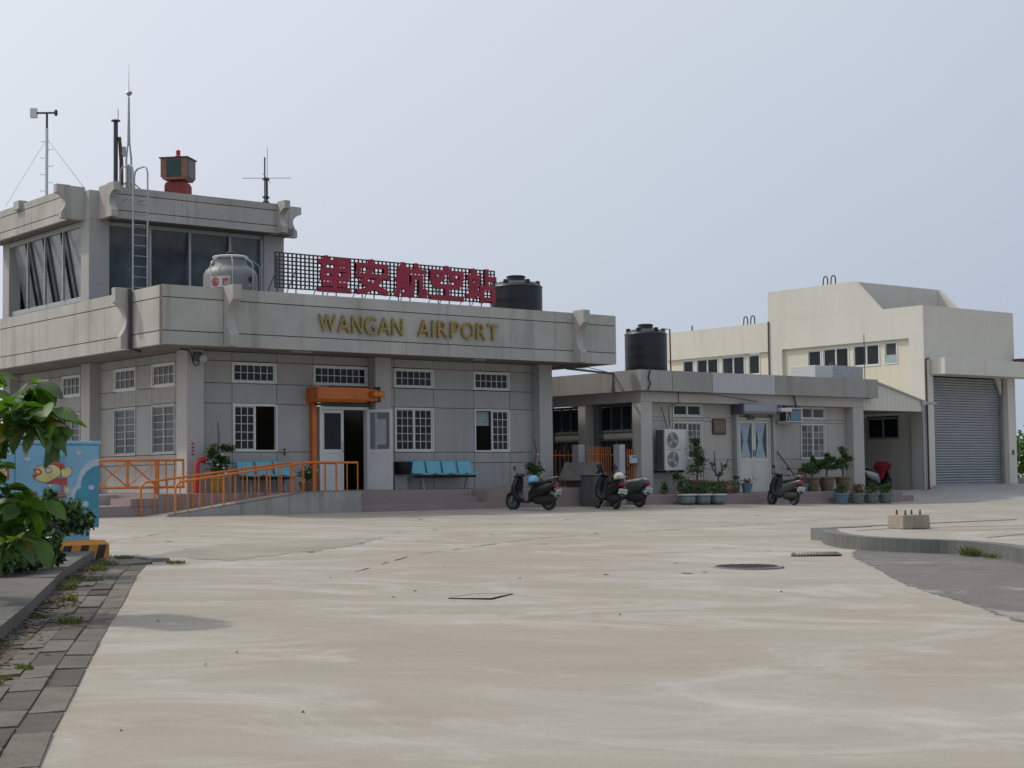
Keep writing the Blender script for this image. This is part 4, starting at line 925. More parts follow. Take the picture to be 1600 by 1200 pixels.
b = MB(); GW.box(b, 37.73, 38.18, .0, .024, 4.84, 5.12); b.build('window_blind', 'blind', GB)
# low wing behind
MB().box(X0 + .02, X0 + .2, 43.8, 49.6, 5.63, 6.78).box(X0 + .15, X0 + .25, 43.8, 49.6, -.2, 4.72).box(X0 + .2, 53, 49.4, 49.6, 0, 6.78).build('wing_wall', 'cream', GB)
LW = WF('X', X0 + .13)
lw = [(44.38, 45.04, 4.75, 5.60), (45.20, 46.50, 4.75, 5.60), (46.66, 47.94, 4.75, 5.60), (48.06, 48.73, 4.75, 5.60)]
b = MB(); prev = 43.8
for a, c, z0, z1 in lw + [(49.6, 49.7, 0, 0)]: LW.piece('wall_panel', 'creamy', GB, prev, a, 0, .07, 4.72, 5.63); prev = c
for a, c, z0, z1 in lw: window(GB, LW, a, c, z0, z1, [-1] if c - a < 1 else [-1, -1], 1, frame='white')
MB().tube([(X0 - .03, 43.78, 6.8), (X0 - .03, 43.78, 2)], .03, 6).build('downpipe', 'grey', GB)
MB().tube([(X0 + .24, 36.38, 4.9), (X0 + .06, 36.37, 4.86), (X0 + .05, 36.36, 4.6), (X0 + .05, 36.36, .2)], .03, 8).build('downpipe', 'rust', GB, smooth=True)
bevel(MB().box(48.36, 55.6, 35.75, 36.39, 4.31, 4.89).build('canopy', 'cream', GB), .01)
# shutter slats
ns = 40
for k in range(ns):
    z0 = .42 + (4.28 - .42) * k / ns; z1 = z0 + (4.28 - .42) / ns
    MB().prism([(36.76, z0 + .004), (36.74, z0 + .012), (36.73, (z0 + z1) / 2), (36.74, z1 - .012), (36.76, z1 - .004), (36.78, z1 - .004), (36.78, z0 + .004)], 48.53, 52.98, 'yz').build('shutter_slat', 'shutter', GB)
MB().box(48.53, 52.98, 36.72, 36.78, .33, .418).build('shutter_foot', 'shutter', GB)
MB().box(48.53, 48.6, 36.6, 36.72, .3, 4.3).build('shutter_guide', 'steel', GB); MB().box(52.93, 53.02, 36.6, 36.72, .3, 4.3).build('shutter_guide', 'steel', GB)
MB().prism([(52.98, 3.6), (52.98, 4.3), (52.6, 4.3)], 36.60, 36.70, 'xz').build('gusset', 'cream', GB)
MB().box(53.2, 53.3, 36.37, 36.4, 1.45, 1.62).build('switch', 'darksteel', GB)
tag(MB().box(53.1, 53.9, 35.8, 36.2, 4.89, 5.03).build('roof_flashing', 'rust'), 'rusty metal scrap lying on the garage canopy', 'scrap')
# rooftop ladder hoops
def hoops(y, z, label):
    t = thing('ladder_hoops', (X0 + .1, y, z), label, 'ladder', 'ladder hoops over the garage parapet')
    for d_ in (-.19, .19):
        pts = [(X0 + .1 + math.cos(a) * .02, y + d_ + math.cos(a) * .12, z + .2 + math.sin(a) * .14) for a in [math.pi * k / 10 for k in range(11)]]
        MB().tube([(X0 + .08, y + d_ + .12, z - .2)] + pts + [(X0 + .08, y + d_ - .12, z - .2)], .025, 6).build('hoop', 'rust', t, smooth=True)
hoops(40.75, 7.96, 'pair of rusty ladder hoops on the highest garage parapet'); hoops(44.9, 6.78, 'pair of rusty ladder hoops on the lower garage wing')
tag(MB().tube([(X0 + .1, 48.1, 6.7), (X0 + .1, 48.1, 7.0)], .03, 6).build('parapet_stub', 'darksteel'), 'short dark stub on the lower garage wing', 'post')
# apron in front
AR = MB(); vs = [(43.65, 34.3), (43.65, 36.9), (X1 + .2, 36.9), (X1 + .2, 36.2), (58, 36.2), (58, 33.0), (52, 33.6), (45.6, 31.8), (44.0, 33.3)]
b = MB(); b.add([(43.0, 33.4, gz(43, 33.4) - .05), (46.0, 32.5, gz(46, 32.5) - .02), (52, 33.2, gz(52, 33.2) - .02), (60, 33.2, gz(60, 33.2) - .02),
                 (43.6, 35.9, .20), (47.5, 35.9, .22), (48.4, 36.3, .34), (53.6, 36.3, .36), (60, 36.3, .36), (43.6, 42, .2), (48.2, 42, .2), (48.5, 37.0, .36), (53.1, 37.0, .36)],
  [(0, 1, 5, 4), (1, 6, 5), (1, 2, 7, 6), (2, 3, 8, 7), (4, 5, 10, 9), (6, 7, 12, 11)])
tag(b.build('garage_apron', 'apron'), kind='structure')

# ------------------------------------------------------------------ gap between terminal and annex: gate, doghouse, bin
GT = thing('orange_gate', (33.4, 37.8, 0), 'rusty orange picket gate closing the passage between terminal and annex', 'gate')
def pick(x, y, z0, z1, rad=.017): bar(GT, (x, y, z0), (x, y, z1), rad, 'picket', 'orange')
for k in range(8): pick(31.95 + .17 * k, 38.0, .1, 1.62 if k % 3 else 1.74)
bar(GT, (31.9, 37.98, 1.46), (33.2, 37.98, 1.46), .022, 'rail'); bar(GT, (31.9, 37.98, .4), (33.2, 37.98, .4), .022, 'rail')
for k in range(11): pick(32.20 + .088 * k, 36.6, .1, 1.70, .018 if k != 4 else .032)
bar(GT, (32.15, 36.58, 1.45), (33.2, 36.58, 1.45), .02, 'rail'); bar(GT, (32.15, 36.58, .4), (33.2, 36.58, .4), .02, 'rail')
for k in range(4): pick(33.08 + .085 * k, 35.85, .1, 1.62)
bar(GT, (33.05, 35.83, 1.42), (33.42, 35.83, 1.42), .018, 'rail')
for (x0, x1, y0, y1, z1, lb) in ((32.18, 32.42, 37.0, 37.3, 1.77, 'whitish square gate post behind the doghouse'), (32.80, 33.03, 35.88, 36.15, 1.75, 'whitish square gate post behind the silver scooter')):
    tag(bevel(MB().box(x0, x1, y0, y1, -.1, z1).build('gate_post', 'patch'), .01), lb, 'post')
MX = thing('mailbox', (33.28, 35.95, 1.2), 'small pale blue letter box on the orange gate', 'mailbox')
bevel(MB().box(33.10, 33.38, 35.72, 35.81, 1.19, 1.42).build('box_body', 'pale', MX), .01); MB().box(33.14, 33.34, 35.713, 35.72, 1.36, 1.39).build('slot', 'darksteel', MX)
DH = thing('doghouse', (30.55, 34.9, .5), 'dark wooden kennel with pitched roof on the porch end', 'doghouse')
T = Matrix.Translation((30.85, 35.3, .5)) @ Matrix.Rotation(R(-66), 4, 'Z') @ Matrix.Scale(.88, 4)
MB().prism([(-.38, 0), (.38, 0), (.38, .34), (0, .74), (-.38, .34)], -.4, .45, 'yz').xf(T).build('kennel_body', 'wood', DH)
for s in (-1, 1):
    MB().prism([(0, .80), (s * .56, .22), (s * .58, .25), (s * .03, .83)], -.62, .62, 'yz').xf(T).build('roof_slope', 'roofg', DH)
MB().prism([(-.18, .02), (.18, .02), (.18, .32), (0, .46), (-.18, .32)], .452, .458, 'yz').xf(T).build('door_opening', 'black', DH)
BX = thing('metal_bin', (29.75, 33.6, -.02), 'dark grey metal bin standing at the end of the porch steps', 'bin')
T = Matrix.Translation((29.95, 33.75, -.02)) @ Matrix.Rotation(R(-8), 4, 'Z') @ Matrix.Scale(.62, 4, (1, 0, 0))
bevel(MB().box(-.45, .45, -.32, .32, 0, .84).xf(T).build('bin_body', 'grey', BX), .015); bevel(MB().box(-.47, .47, -.34, .34, .84, .88).xf(T).build('bin_lid', 'darksteel', BX), .01)
MB().box(-.1, .16, -.25, -.1, .88, .92).xf(T).build('tray', 'acwhite', BX)

# ------------------------------------------------------------------ porch furniture
def bench(x0, n, y, z, label):
    t = thing('seat_row', (x0 + n * .27, y, z), label, 'bench', 'rows of pale blue linked plastic seats on the porch')
    for k in range(n):
        x = x0 + .53 * k; b = MB()
        prof = [(-.02, .78), (0.0, .74), (.04, .58), (.07, .46), (.10, .42), (.20, .40), (.40, .405), (.47, .42), (.50, .40)]
        prof = [(y + .48 - a, z + h) for a, h in prof]; vs = []
        m = 7
        for (yy, zz) in prof:
            for j in range(m):
                s = -1 + 2 * j / (m - 1); vs.append((x + .24 + s * .235, yy - .03 * s * s, zz + .02 * s * s))
        b.add(vs, [(i * m + j, i * m + j + 1, (i + 1) * m + j + 1, (i + 1) * m + j) for i in range(len(prof) - 1) for j in range(m - 1)])
        o = b.build('seat', 'seat', t, smooth=True); md = o.modifiers.new('s', 'SOLIDIFY'); md.thickness = .02
    L = .53 * n
    bar(t, (x0, y + .22, z + .35), (x0 + L - .05, y + .22, z + .35), .03, 'beam', 'darksteel')
    for x in (x0 + .25, x0 + L - .35):
        MB().tube([(x - .05, y + .05, z), (x, y + .15, z + .18), (x, y + .22, z + .34)], .018, 6).tube([(x + .05, y + .4, z), (x, y + .3, z + .18), (x, y + .22, z + .34)], .018, 6).tube([(x - .05, y + .05, z + .02), (x + .05, y + .4, z + .02)], .012, 5).build('leg', 'steel', t, smooth=True)
    return t
bench(25.52, 4, 35.85, .51, 'row of four pale blue seats right of the terminal doorway')
bench(20.25, 3, 35.85, .51, 'row of three pale blue seats left of the doorway, behind the ramp railing')
WB = thing('waste_bin', (25.15, 36.3, .51), 'black waste bin beside the doorway pier', 'bin')
MB().box(24.9, 24.98, 36.2, 36.5, .51, 1.26).build('bin_stand', 'darksteel', WB)
MB().lathe([(.17, 0), (.25, .10), (.27, .30), (.28, .34), (.26, .34), (.2, .05)], (25.25, 36.22, .93), 20).build('bin_bowl', 'black', WB, smooth=True)
MB().box(24.98, 25.45, 36.3, 36.5, .51, .92).build('bin_box', 'wall', WB)
SP = thing('red_standpipe', (19.0, 35.9, .5), 'red fire standpipe bent into the wall at the corner column', 'standpipe')
MB().tube([(18.98, 35.95, .5), (18.98, 35.95, 1.16), (19.0, 35.95, 1.27), (19.08, 35.95, 1.32), (19.16, 35.95, 1.33)], .062, 12).build('pipe', 'red', SP, smooth=True)
MB().lathe([(.085, -.02), (.085, .02)], (19.17, 35.95, 1.33), 14, 'x').lathe([(.085, 0), (.085, .03)], (18.98, 35.95, .5), 14).build('flange', 'red', SP)
for k in range(4): MB().box(18.96, 19.04, 36.188, 36.196, 1.46 + k * .085, 1.475 + k * .085).box(18.975, 18.985, 36.188, 36.196, 1.44 + k * .085, 1.50 + k * .085).box(19.015, 19.025, 36.188, 36.196, 1.44 + k * .085, 1.50 + k * .085).build('painted_mark', 'red', SP)
SR = thing('wall_floodlight', (19.1, 36.1, 3.85), 'grey floodlight with looping cable at the top of the corner column', 'lamp')
bevel(MB().box(18.98, 19.16, 35.95, 36.18, 3.74, 3.96).build('lamp_housing', 'grey', SR), .04, 3)
MB().lathe([(.09, 0), (.11, -.04), (.09, -.07)], (19.14, 35.95, 3.80), 18, 'y').build('lens', 'alu', SR, smooth=True)
MB().tube([(18.6, 36.1, 4.03), (18.85, 36.1, 4.0), (18.90, 36.05, 3.85), (18.90, 36.0, 3.70), (18.96, 35.95, 3.62), (19.03, 35.95, 3.65), (19.03, 35.95, 3.75)], .018, 8).build('cable', 'black', SR, smooth=True)
TP = tag(MB().tube([(21.73, 36.5, 1.52), (21.73, 36.42, 1.52), (21.73, 36.42, 1.44)], .02, 6).tube([(21.73, 36.45, 1.44), (21.73, 36.45, 1.62)], .014, 6).tube([(21.68, 36.44, 1.60), (21.79, 36.44, 1.60)], .012, 5).build('wall_tap', 'darksteel'), 'small dark wall tap beside the left front window', 'tap')

# ------------------------------------------------------------------ plants
def foliage(b, c, rad, n, size, rnd, up=0.3):
    for _ in range(n):
        while True:
            p = Vector((rnd.uniform(-1, 1), rnd.uniform(-1, 1), rnd.uniform(-1, 1)))
            if p.length < 1: break
        k = p.length ** 0.4 / max(p.length, .01) if p.length > 0.05 else 1
        p = Vector((p.x * rad[0], p.y * rad[1], p.z * rad[2])) * min(k, 1.5) * rnd.uniform(.35, 1) * (rnd.uniform(1, 1.45) if rnd.random() < .16 else 1)
        q = Vector(c) + p; s = size * rnd.uniform(.6, 1.3)
        a = Vector((rnd.uniform(-1, 1), rnd.uniform(-1, 1), rnd.uniform(-.6, 1) + up)).normalized(); e = a.cross(Vector((rnd.uniform(-1, 1), rnd.uniform(-1, 1), rnd.uniform(-1, 1)))).normalized(); g = a.cross(e)
        b.add([q - a * s * .5, q + e * s * .28, q + a * s * .5, q - e * s * .28 + g * s * .12], [(0, 1, 2), (0, 2, 3)])
def pot_prof(kind, h, rr):
    if kind == 'round': return [(rr * .62, 0), (rr * .9, h * .2), (rr, h * .55), (rr * .93, h * .8), (rr * 1.08, h * .86), (rr * 1.1, h), (rr * .98, h), (rr * .9, h * .88)]
    if kind == 'tall': return [(rr * .7, 0), (rr * .9, h * .45), (rr * .98, h * .85), (rr * 1.1, h * .88), (rr * 1.1, h), (rr * .98, h), (rr * .9, h * .9)]
    return [(rr * .7, 0), (rr, h * .85), (rr * 1.08, h * .87), (rr * 1.08, h), (rr * .98, h), (rr * .92, h * .88)]
def potplant(x, y, z, pot, kind, h, rr, crowns, leaf, n, size, label, stems=(), seed=1, flowers=None, cat='potted plant', group=None):
    rnd = random.Random(seed); t = thing('potted_plant', (x, y, z), label, cat, group)
    MB().lathe(pot_prof(kind, h, rr), (x, y, z), 20).build('pot', pot, t, smooth=True)
    if kind == 'round': MB().lathe([(rr * 1.085, h * .86), (rr * 1.12, h * .88), (rr * 1.12, h * 1.01), (rr * 1.0, h * 1.01)], (x, y, z), 20).build('pot_rim', 'acwhite', t, smooth=True)
    MB().lathe([(rr * .9, h * .88), (rr * .5, h * .9)], (x, y, z), 16).build('soil', 'soil', t)
    if stems:
        b = MB()
        for st in stems: b.tube([(x + p[0], y + p[1], z + p[2]) for p in st], [.028 * (1 - .75 * i / len(st)) + .004 for i in range(len(st))], 6)
        b.build('stem', 'bark', t, smooth=True)
    b = MB()
    for (cx, cy, cz, ax, ay, az) in crowns: foliage(b, (x + cx, y + cy, z + cz), (ax, ay, az), int(n / len(crowns)), size, rnd)
    b.build('foliage', leaf, t)
    if flowers:
        fb = MB()
        for (fx, fz) in flowers[1]: fb.lathe([(.01, -.02), (.035, 0), (.01, .02)], (x + fx, y - .25, z + fz), 6)
        fb.build('flower', flowers[0], t)
    return t
potplant(19.45, 35.8, .5, 'potyel', 'tall', .40, .22, [(0, 0, .65, .28, .25, .3), (-.1, 0, 1.0, .2, .2, .28), (.3, 0, 1.12, .3, .15, .10), (.15, 0, .8, .3, .2, .15)], 'leafp', 620, .10, 'tall bushy plant in an ochre pot at the corner column', [((0, 0, .3), (0, 0, .8), (.05, 0, 1.35), (.02, 0, 1.75))], 3, ('flower', [(.0, .95), (.05, .62), (-.12, .7), (.1, .5)]))
potplant(22.0, 35.8, .5, 'pottan', 'taper', .26, .2, [(0, 0, .45, .26, .25, .22)], 'leafp', 260, .08, 'low leafy pot plant between the left seats and the orange door guide', [((0, 0, .2), (0, 0, .5))], 4, ('flower', [(-.1, .5), (.15, .55)]))
potplant(29.35, 35.6, .5, 'potyel', 'taper', .30, .2, [(0, 0, .52, .28, .25, .22), (-.2, 0, .6, .15, .15, .12)], 'leafp', 340, .10, 'leafy plant in a pot behind the black scooter', [((0, 0, .25), (-.02, 0, .8), (.05, 0, 1.0), (-.05, 0, 1.35))], 5, ('flower', [(.1, .6), (-.12, .95)]))
# annex plants
RWG = 'glazed planters in a row along the annex porch'
for i, (x, lb) in enumerate(((33.25, 'left planter of the three grey green bowls in front of the annex window'), (33.86, 'middle planter of the three grey green bowls in front of the annex window'), (34.48, 'right planter of the three grey green bowls in front of the annex window'))):
    potplant(x, 33.55, gz(x, 33.5), 'potgreen', 'round', .31, .25, [(0, 0, .42, .28, .2, .12), (.1, 0, .5, .12, .1, .1), (-.16, 0, .46, .14, .1, .09), (.2, .1, .44, .2, .2, .12)], 'leafp', 380, .08, lb, (), 20 + i)
def planty(x, y, z, crowns, n, size, leaf, label, stems, seed, pot='pottan', h=.3, rr=.2, kind='taper', fl=None): return potplant(x, y, z, pot, kind, h, rr, crowns, leaf, n, size, label, stems, seed, fl)
planty(35.2, 35.1, .255, [(0, 0, .75, .38, .3, .28), (.05, 0, 1.25, .28, .25, .24), (.15, 0, 1.0, .3, .2, .2), (0, 0, 1.55, .14, .14, .14)], 900, .085, 'leafp', 'tall green shrub in a pot just right of the condenser unit', [((0, 0, .2), (.05, 0, .8), (.02, 0, 1.5))], 31, h=.42, rr=.25)
planty(36.15, 35.1, .255, [(.08, 0, .62, .13, .1, .06), (.3, 0, .85, .10, .1, .08), (-.25, 0, .9, .12, .1, .08), (.0, 0, .55, .12, .1, .05)], 150, .075, 'leafp', 'sparse bonsai with bare branches in a brown pot left of the annex door',
  [((0, 0, .3), (-.02, 0, .5), (-.12, 0, .62), (-.16, 0, .95), (-.18, 0, 1.3)), ((-.02, 0, .5), (.15, 0, .68), (.3, 0, .8), (.42, 0, 1.05)), ((-.1, 0, .6), (-.25, 0, .75), (-.33, 0, .95)), ((.15, 0, .68), (.12, 0, .95))], 32, h=.36, rr=.27)
planty(34.4, 34.9, .255, [(0, 0, .35, .35, .3, .25), (-.25, 0, .55, .12, .12, .15)], 420, .08, 'leafp', 'loose green plant under the condenser unit', [((0, 0, .1), (-.05, 0, .6))], 33, h=.2, rr=.16)
planty(33.95, 35.2, .255, [(0, 0, .22, .16, .15, .18)], 120, .08, 'leafp', 'small weedy plant at the foot of the annex corner column', (), 34, h=.1, rr=.1)
planty(35.0, 34.5, .255, [(0, 0, .28, .3, .25, .16), (.35, 0, .25, .2, .2, .15)], 420, .07, 'leafp', 'low reddish green plant behind the middle bowl planter', (), 35, h=.16, rr=.18)
planty(35.9, 34.5, .255, [(0, 0, .28, .3, .25, .16), (-.3, 0, .3, .2, .2, .14)], 300, .07, 'leafr', 'dry brownish plant behind the right bowl planter', (), 36, h=.16, rr=.18)
planty(36.55, 34.8, .255, [(0, 0, .3, .22, .2, .16), (.05, 0, .48, .14, .1, .06)], 240, .07, 'leafp', 'small dark plant beside the blue pot at the annex door', (), 37, h=.18, rr=.15)
planty(36.95, 34.7, .255, [(0, 0, .36, .2, .16, .09)], 120, .07, 'leafr', 'red flowering plant in a turquoise pot left of the annex door', (), 38, pot='potblue', h=.30, rr=.17, fl=('flowerp', [(.13, .4), (-.12, .42), (.02, .45), (-.2, .38)]))
planty(39.75, 34.9, .255, [(0, 0, .42, .28, .2, .16), (-.1, 0, .55, .2, .2, .1)], 240, .08, 'leafr', 'reddish plant in a small green pot behind the right scooter', (), 41, pot='potblue', h=.26, rr=.17)
for i, (x, lb, hh) in enumerate(((40.35, 'bushy plant in the left of the tall clay pots under the right annex window', 0), (41.05, 'bushy plant in the middle tall clay pot under the right annex window', .12), (41.85, 'upright plant in the right tall clay pot beside the end pier', .12))):
    planty(x, 35.05, .255, [(0, 0, .68 + hh, .42, .3, .17), (-.15, 0, .82 + hh, .32, .22, .13), (.22, 0, .90 + hh, .24, .2, .12), (-.3, .1, .66 + hh, .2, .2, .1)] + ([(.0, 0, 1.3, .16, .15, .16), (.34, 0, 1.05, .18, .12, .08), (.1, 0, 1.12, .2, .15, .12)] if i == 2 else [(.05, 0, 1.02 + hh, .12, .1, .12)]), 820, .10, 'leafp', lb, [((0, 0, .35), (.02, 0, .75 + hh), (.05, 0, 1.1 + hh))], 45 + i, h=.46, rr=.25, kind='tall')
for i, (x, pt, lb) in enumerate(((39.95, 'potblue', 'green plant in a pale blue tub at the left of the low row'), (40.72, 'potgreen', 'brownish plant in the second tub of the low row'), (41.42, 'potgreen', 'green plant in the third tub of the low row'), (42.12, 'potgreen', 'reddish plant in the last tub at the right of the low row'))):
    planty(x, 33.55, gz(x, 33.5), [(0, 0, .42, .34, .22, .14), (.05, 0, .55, .2, .2, .1)], 260, .08, 'leafr' if i in (1,) else 'leafp', lb, (), 50 + i, pot=pt, h=.33, rr=.24, kind='taper')

# ------------------------------------------------------------------ scooters
def scooter(x, y, yaw_, body, label, lean=0.12, panel2=None, seatm='black', helmet=None, extra=None, mir=True):
    panel2 = panel2 or body
    t = thing('scooter', (x, y, gz(x, y)), label, 'scooter', 'motor scooters parked in front of the buildings')
    t.rotation_euler = (lean, 0, yaw_); t.scale = (.93, .93, .93)
    def B(b, n, m, par=t, sm_=True): return b.build(n, m, par, smooth=sm_, local=True)
    for xx, rr in ((.62, .235), (-.60, .235)):
        tyre = B(MB().lathe([(rr * .68, -.03), (rr * .8, -.05), (rr * .97, -.042), (rr, 0), (rr * .97, .042), (rr * .8, .05), (rr * .68, .03)], (xx, 0, rr), 28, 'y'), 'wheel', 'rubber')
        B(MB().lathe([(rr * .69, -.034), (rr * .62, -.036), (rr * .58, -.01), (rr * .2, -.02), (rr * .16, -.05), (rr * .16, .05), (rr * .2, .02), (rr * .58, .01), (rr * .62, .036), (rr * .69, .034)], (xx, 0, rr), 20, 'y'), 'rim', 'grey', tyre)
    B(MB().loft([(.30, .27, .10, .05), (.42, .36, .19, .10), (.46, .50, .22, .11), (.44, .66, .225, .10), (.38, .82, .19, .09), (.34, .92, .13, .07)]), 'leg_shield', body)
    B(MB().loft([(.62, .42, .05, .03), (.58, .52, .10, .06), (.50, .66, .13, .06), (.43, .82, .10, .05), (.38, .92, .08, .05)]), 'front_cover', panel2)
    B(MB().loft([(.40, .36, .055, .03), (.50, .45, .07, .025), (.62, .50, .075, .02), (.74, .46, .07, .018), (.82, .38, .05, .012)]), 'front_fender', body)
    B(MB().loft([(.38, .26, .14, .035), (.2, .24, .17, .035), (.0, .24, .17, .035), (-.12, .28, .16, .05)]), 'floorboard', 'scblack')
    B(MB().loft([(-.02, .28, .13, .06), (-.10, .42, .16, .14), (-.24, .54, .18, .18), (-.45, .58, .19, .18), (-.68, .65, .165, .14), (-.86, .74, .09, .055), (-.92, .77, .05, .03)]), 'rear_body', panel2)
    B(MB().loft([(-.02, .70, .10, .03), (-.12, .74, .135, .05), (-.35, .76, .15, .05), (-.60, .79, .13, .055), (-.78, .83, .09, .03)]), 'saddle', seatm)
    B(MB().loft([(-.15, .30, .12, .12), (-.40, .30, .14, .15), (-.68, .28, .12, .12), (-.78, .28, .06, .06)]), 'engine', 'rubber')
    B(MB().tube([(.38, .075, .85), (.56, .075, .45), (.62, .075, .235)], .022, 6).tube([(.38, -.075, .85), (.56, -.075, .45), (.62, -.075, .235)], .022, 6), 'fork', 'scsilver')
    B(MB().loft([(.46, .93, .09, .04), (.38, .96, .13, .065), (.28, .97, .11, .05), (.20, .96, .06, .03)]), 'handlebar_cover', body)
    B(MB().lathe([(.06, 0), (.075, .02), (.05, .05)], (.44, 0, .93), 14, 'x'), 'headlight', 'acwhite')
    hb = B(MB().tube([(.24, -.34, .98), (.28, -.2, .97), (.30, 0, .965), (.28, .2, .97), (.24, .34, .98)], .014, 6), 'handlebar', 'darksteel')
    for s in (-1, 1):
        B(MB().tube([(.245, s * .24, .98), (.235, s * .35, .98)], .022, 8), 'grip', 'rubber', hb)
        if mir:
            mm = B(MB().tube([(.29, s * .18, .98), (.28, s * .24, 1.10), (.27, s * .27, 1.16)], .008, 5), 'mirror_stem', 'darksteel')
            B(MB().lathe([(.01, -.016), (.05, -.014), (.062, 0), (.055, .01), (.01, .014)], (.27, s * .28, 1.20), 14, 'x'), 'mirror', 'scblack', mm)
    B(MB().tube([(-.62, .11, .84), (-.78, .12, .90), (-.92, .07, .92), (-.94, 0, .92), (-.92, -.07, .92), (-.78, -.12, .90), (-.62, -.11, .84)], .013, 6), 'grab_rail', 'scsilver')
    B(MB().loft([(-.86, .66, .10, .045), (-.93, .70, .085, .04), (-.95, .73, .05, .02)]), 'tail_light', 'tail')
    B(MB().loft([(-.75, .55, .09, .03), (-.90, .50, .08, .015), (-.98, .36, .075, .01)]), 'rear_fender', 'scblack')
    T = Matrix.Translation((-.955, 0, .50)) @ Matrix.Rotation(R(-20), 4, 'Y')
    pl = B(MB().box(-.004, .004, -.13, .13, -.075, .075).xf(T), 'number_plate', 'plate', t, False)
    mk = MB(); rn = random.Random(int(abs(x) * 97))
    for k in range(6):
        yy = -.10 + k * .036 + (.014 if k > 2 else 0); mk.box(-.007, -.004, yy, yy + .008, -.03, .035)
        mk.box(-.007, -.004, yy + .01, yy + .022, rn.choice((-.03, .0, .028)), rn.choice((-.022, .008, .035)))
    B(mk.xf(T), 'plate_marks', 'platei', pl, False)
    B(MB().tube([(-.15, -.16, .20), (-.45, -.17, .22), (-.55, -.17, .26)], .02, 6).loft([(-.5, .27, .0, .0), (-.55, .27, .035, .04), (-.82, .31, .04, .045), (-.9, .34, .02, .02)]).xf(Matrix.Translation((0, -.0, 0))), 'exhaust', 'scblack')
    B(MB().tube([(-.12, .12, .24), (-.06, .25, .0)], .012, 5), 'kick_stand', 'steel')
    if helmet:
        hm = B(MB().lathe([(.13, 0), (.145, .03), (.14, .09), (.11, .14), (.06, .17), (.01, .18)], (-.18, 0, .79), 20), 'helmet_shell', helmet)
        col.objects.unlink(hm); col.objects.link(hm)
    return t
def view_dir(side, fwd):   # heading given as components across and away from the viewer
    v = Vector((.78, -.625)) * side + Vector((.625, .78)) * fwd
    return math.atan2(v.y, v.x)
s1 = scooter(26.85, 32.75, view_dir(-.80, .60), 'scblack', 'black scooter with a blue helmet on its saddle in front of the porch steps', lean=-.10)
s2 = scooter(29.05, 32.3, view_dir(-.36, .93), 'scblack', 'black scooter seen from behind with a cream helmet on the tail', lean=.12)
s3 = scooter(30.25, 32.9, view_dir(-.62, .78), 'scblack', 'silver and black scooter parked by the annex corner', lean=.10, panel2='scgrey', seatm='helmwhite')
s4 = scooter(36.55, 32.9, view_dir(-.42, .9), 'scblack', 'dark grey green scooter parked in front of the annex door', lean=.12, panel2='scgrey')
s5 = scooter(46.25, 37.2, view_dir(.75, .66), 'scblack', 'scooter with a red cloth cover inside the carport', lean=.08, panel2='scsilver', mir=False)
s5.location.z = .2
b = MB().loft([(.42, .50, .20, .02), (.44, .95, .24, .05), (.32, 1.05, .36, .05), (.14, .95, .30, .05), (.05, .45, .22, .03)], e=.9)
cv = b.build('red_cloth_cover', 'redcloth', local=True, smooth=True); cv.location = s5.location; cv.rotation_euler = s5.rotation_euler; cv.scale = (.93, .93, .93)
tag(cv, 'red cloth draped over the handlebar of the scooter in the carport', 'cloth')
def helmet(name, s, lx, lz, m, label):
    o = MB().lathe([(.125, 0), (.145, .03), (.14, .09), (.11, .145), (.06, .175), (.01, .18)], (0, 0, 0), 22).build('helmet', m, smooth=True)
    Mx = Matrix.Translation(s.location) @ s.rotation_euler.to_matrix().to_4x4(); o.location = Mx @ (Vector((lx, 0, lz)) * .93); o.rotation_euler = (0, 0, s.rotation_euler[2]); tag(o, label, 'helmet')
helmet('h', s1, -.12, .775, 'helmblue', 'pale blue open helmet resting on the black scooter saddle')
helmet('h', s2, -.62, .845, 'helmwhite', 'cream patterned helmet resting on the middle scooter')

# ------------------------------------------------------------------ left foreground: pavement, gutter, cabinet
# road-side edge line and kerb line of the gutter
def lerp_line(pts, y):
    for (x0, y0), (x1, y1) in zip(pts[:-1], pts[1:]):
        if y0 <= y <= y1: return x0 + (x1 - x0) * (y - y0) / (y1 - y0)
    (x0, y0), (x1, y1) = (pts[0], pts[1]) if y < pts[0][1] else (pts[-2], pts[-1])
    return x0 + (x1 - x0) * (y - y0) / (y1 - y0)
road = [(1.0, 4.0), (3.44, 8.42), (3.87, 9.28), (4.56, 10.56), (5.27, 11.91), (6.31, 13.86), (7.74, 16.47), (9.49, 19.76), (10.5, 21.5)]
kerb = [(0.1, 4.0), (5.15, 13.26), (6.11, 14.96), (8.05, 18.65), (9.16, 20.64), (10.2, 22.3)]
GU = tag(bpy.data.objects.new('gutter', None), kind='structure'); col.objects.link(GU)
sheet('gutter_bed', [(lerp_line(kerb, y) - .02, y) for y in (6, 9, 12, 15, 18, 21, 22)] + [(lerp_line(road, y) + .01, y) for y in (21.5, 20, 17, 14, 11, 8, 6)], 'soil', .006)
rnd = random.Random(5)
def slab(parent, quad, z, th, m, name='slab'):
    b = MB(); q = quad; vs = [(x, y, gz(x, y) + z - th) for x, y in q] + [(x, y, gz(x, y) + z + rnd.uniform(-.006, .006)) for x, y in q]
    b.add(vs, [(0, 1, 2, 3), (4, 5, 6, 7), (0, 1, 5, 4), (1, 2, 6, 5), (2, 3, 7, 6), (3, 0, 4, 7)]); return b.build(name, m, parent)
colf = [0.0, .26, .48, .74, 1.0]
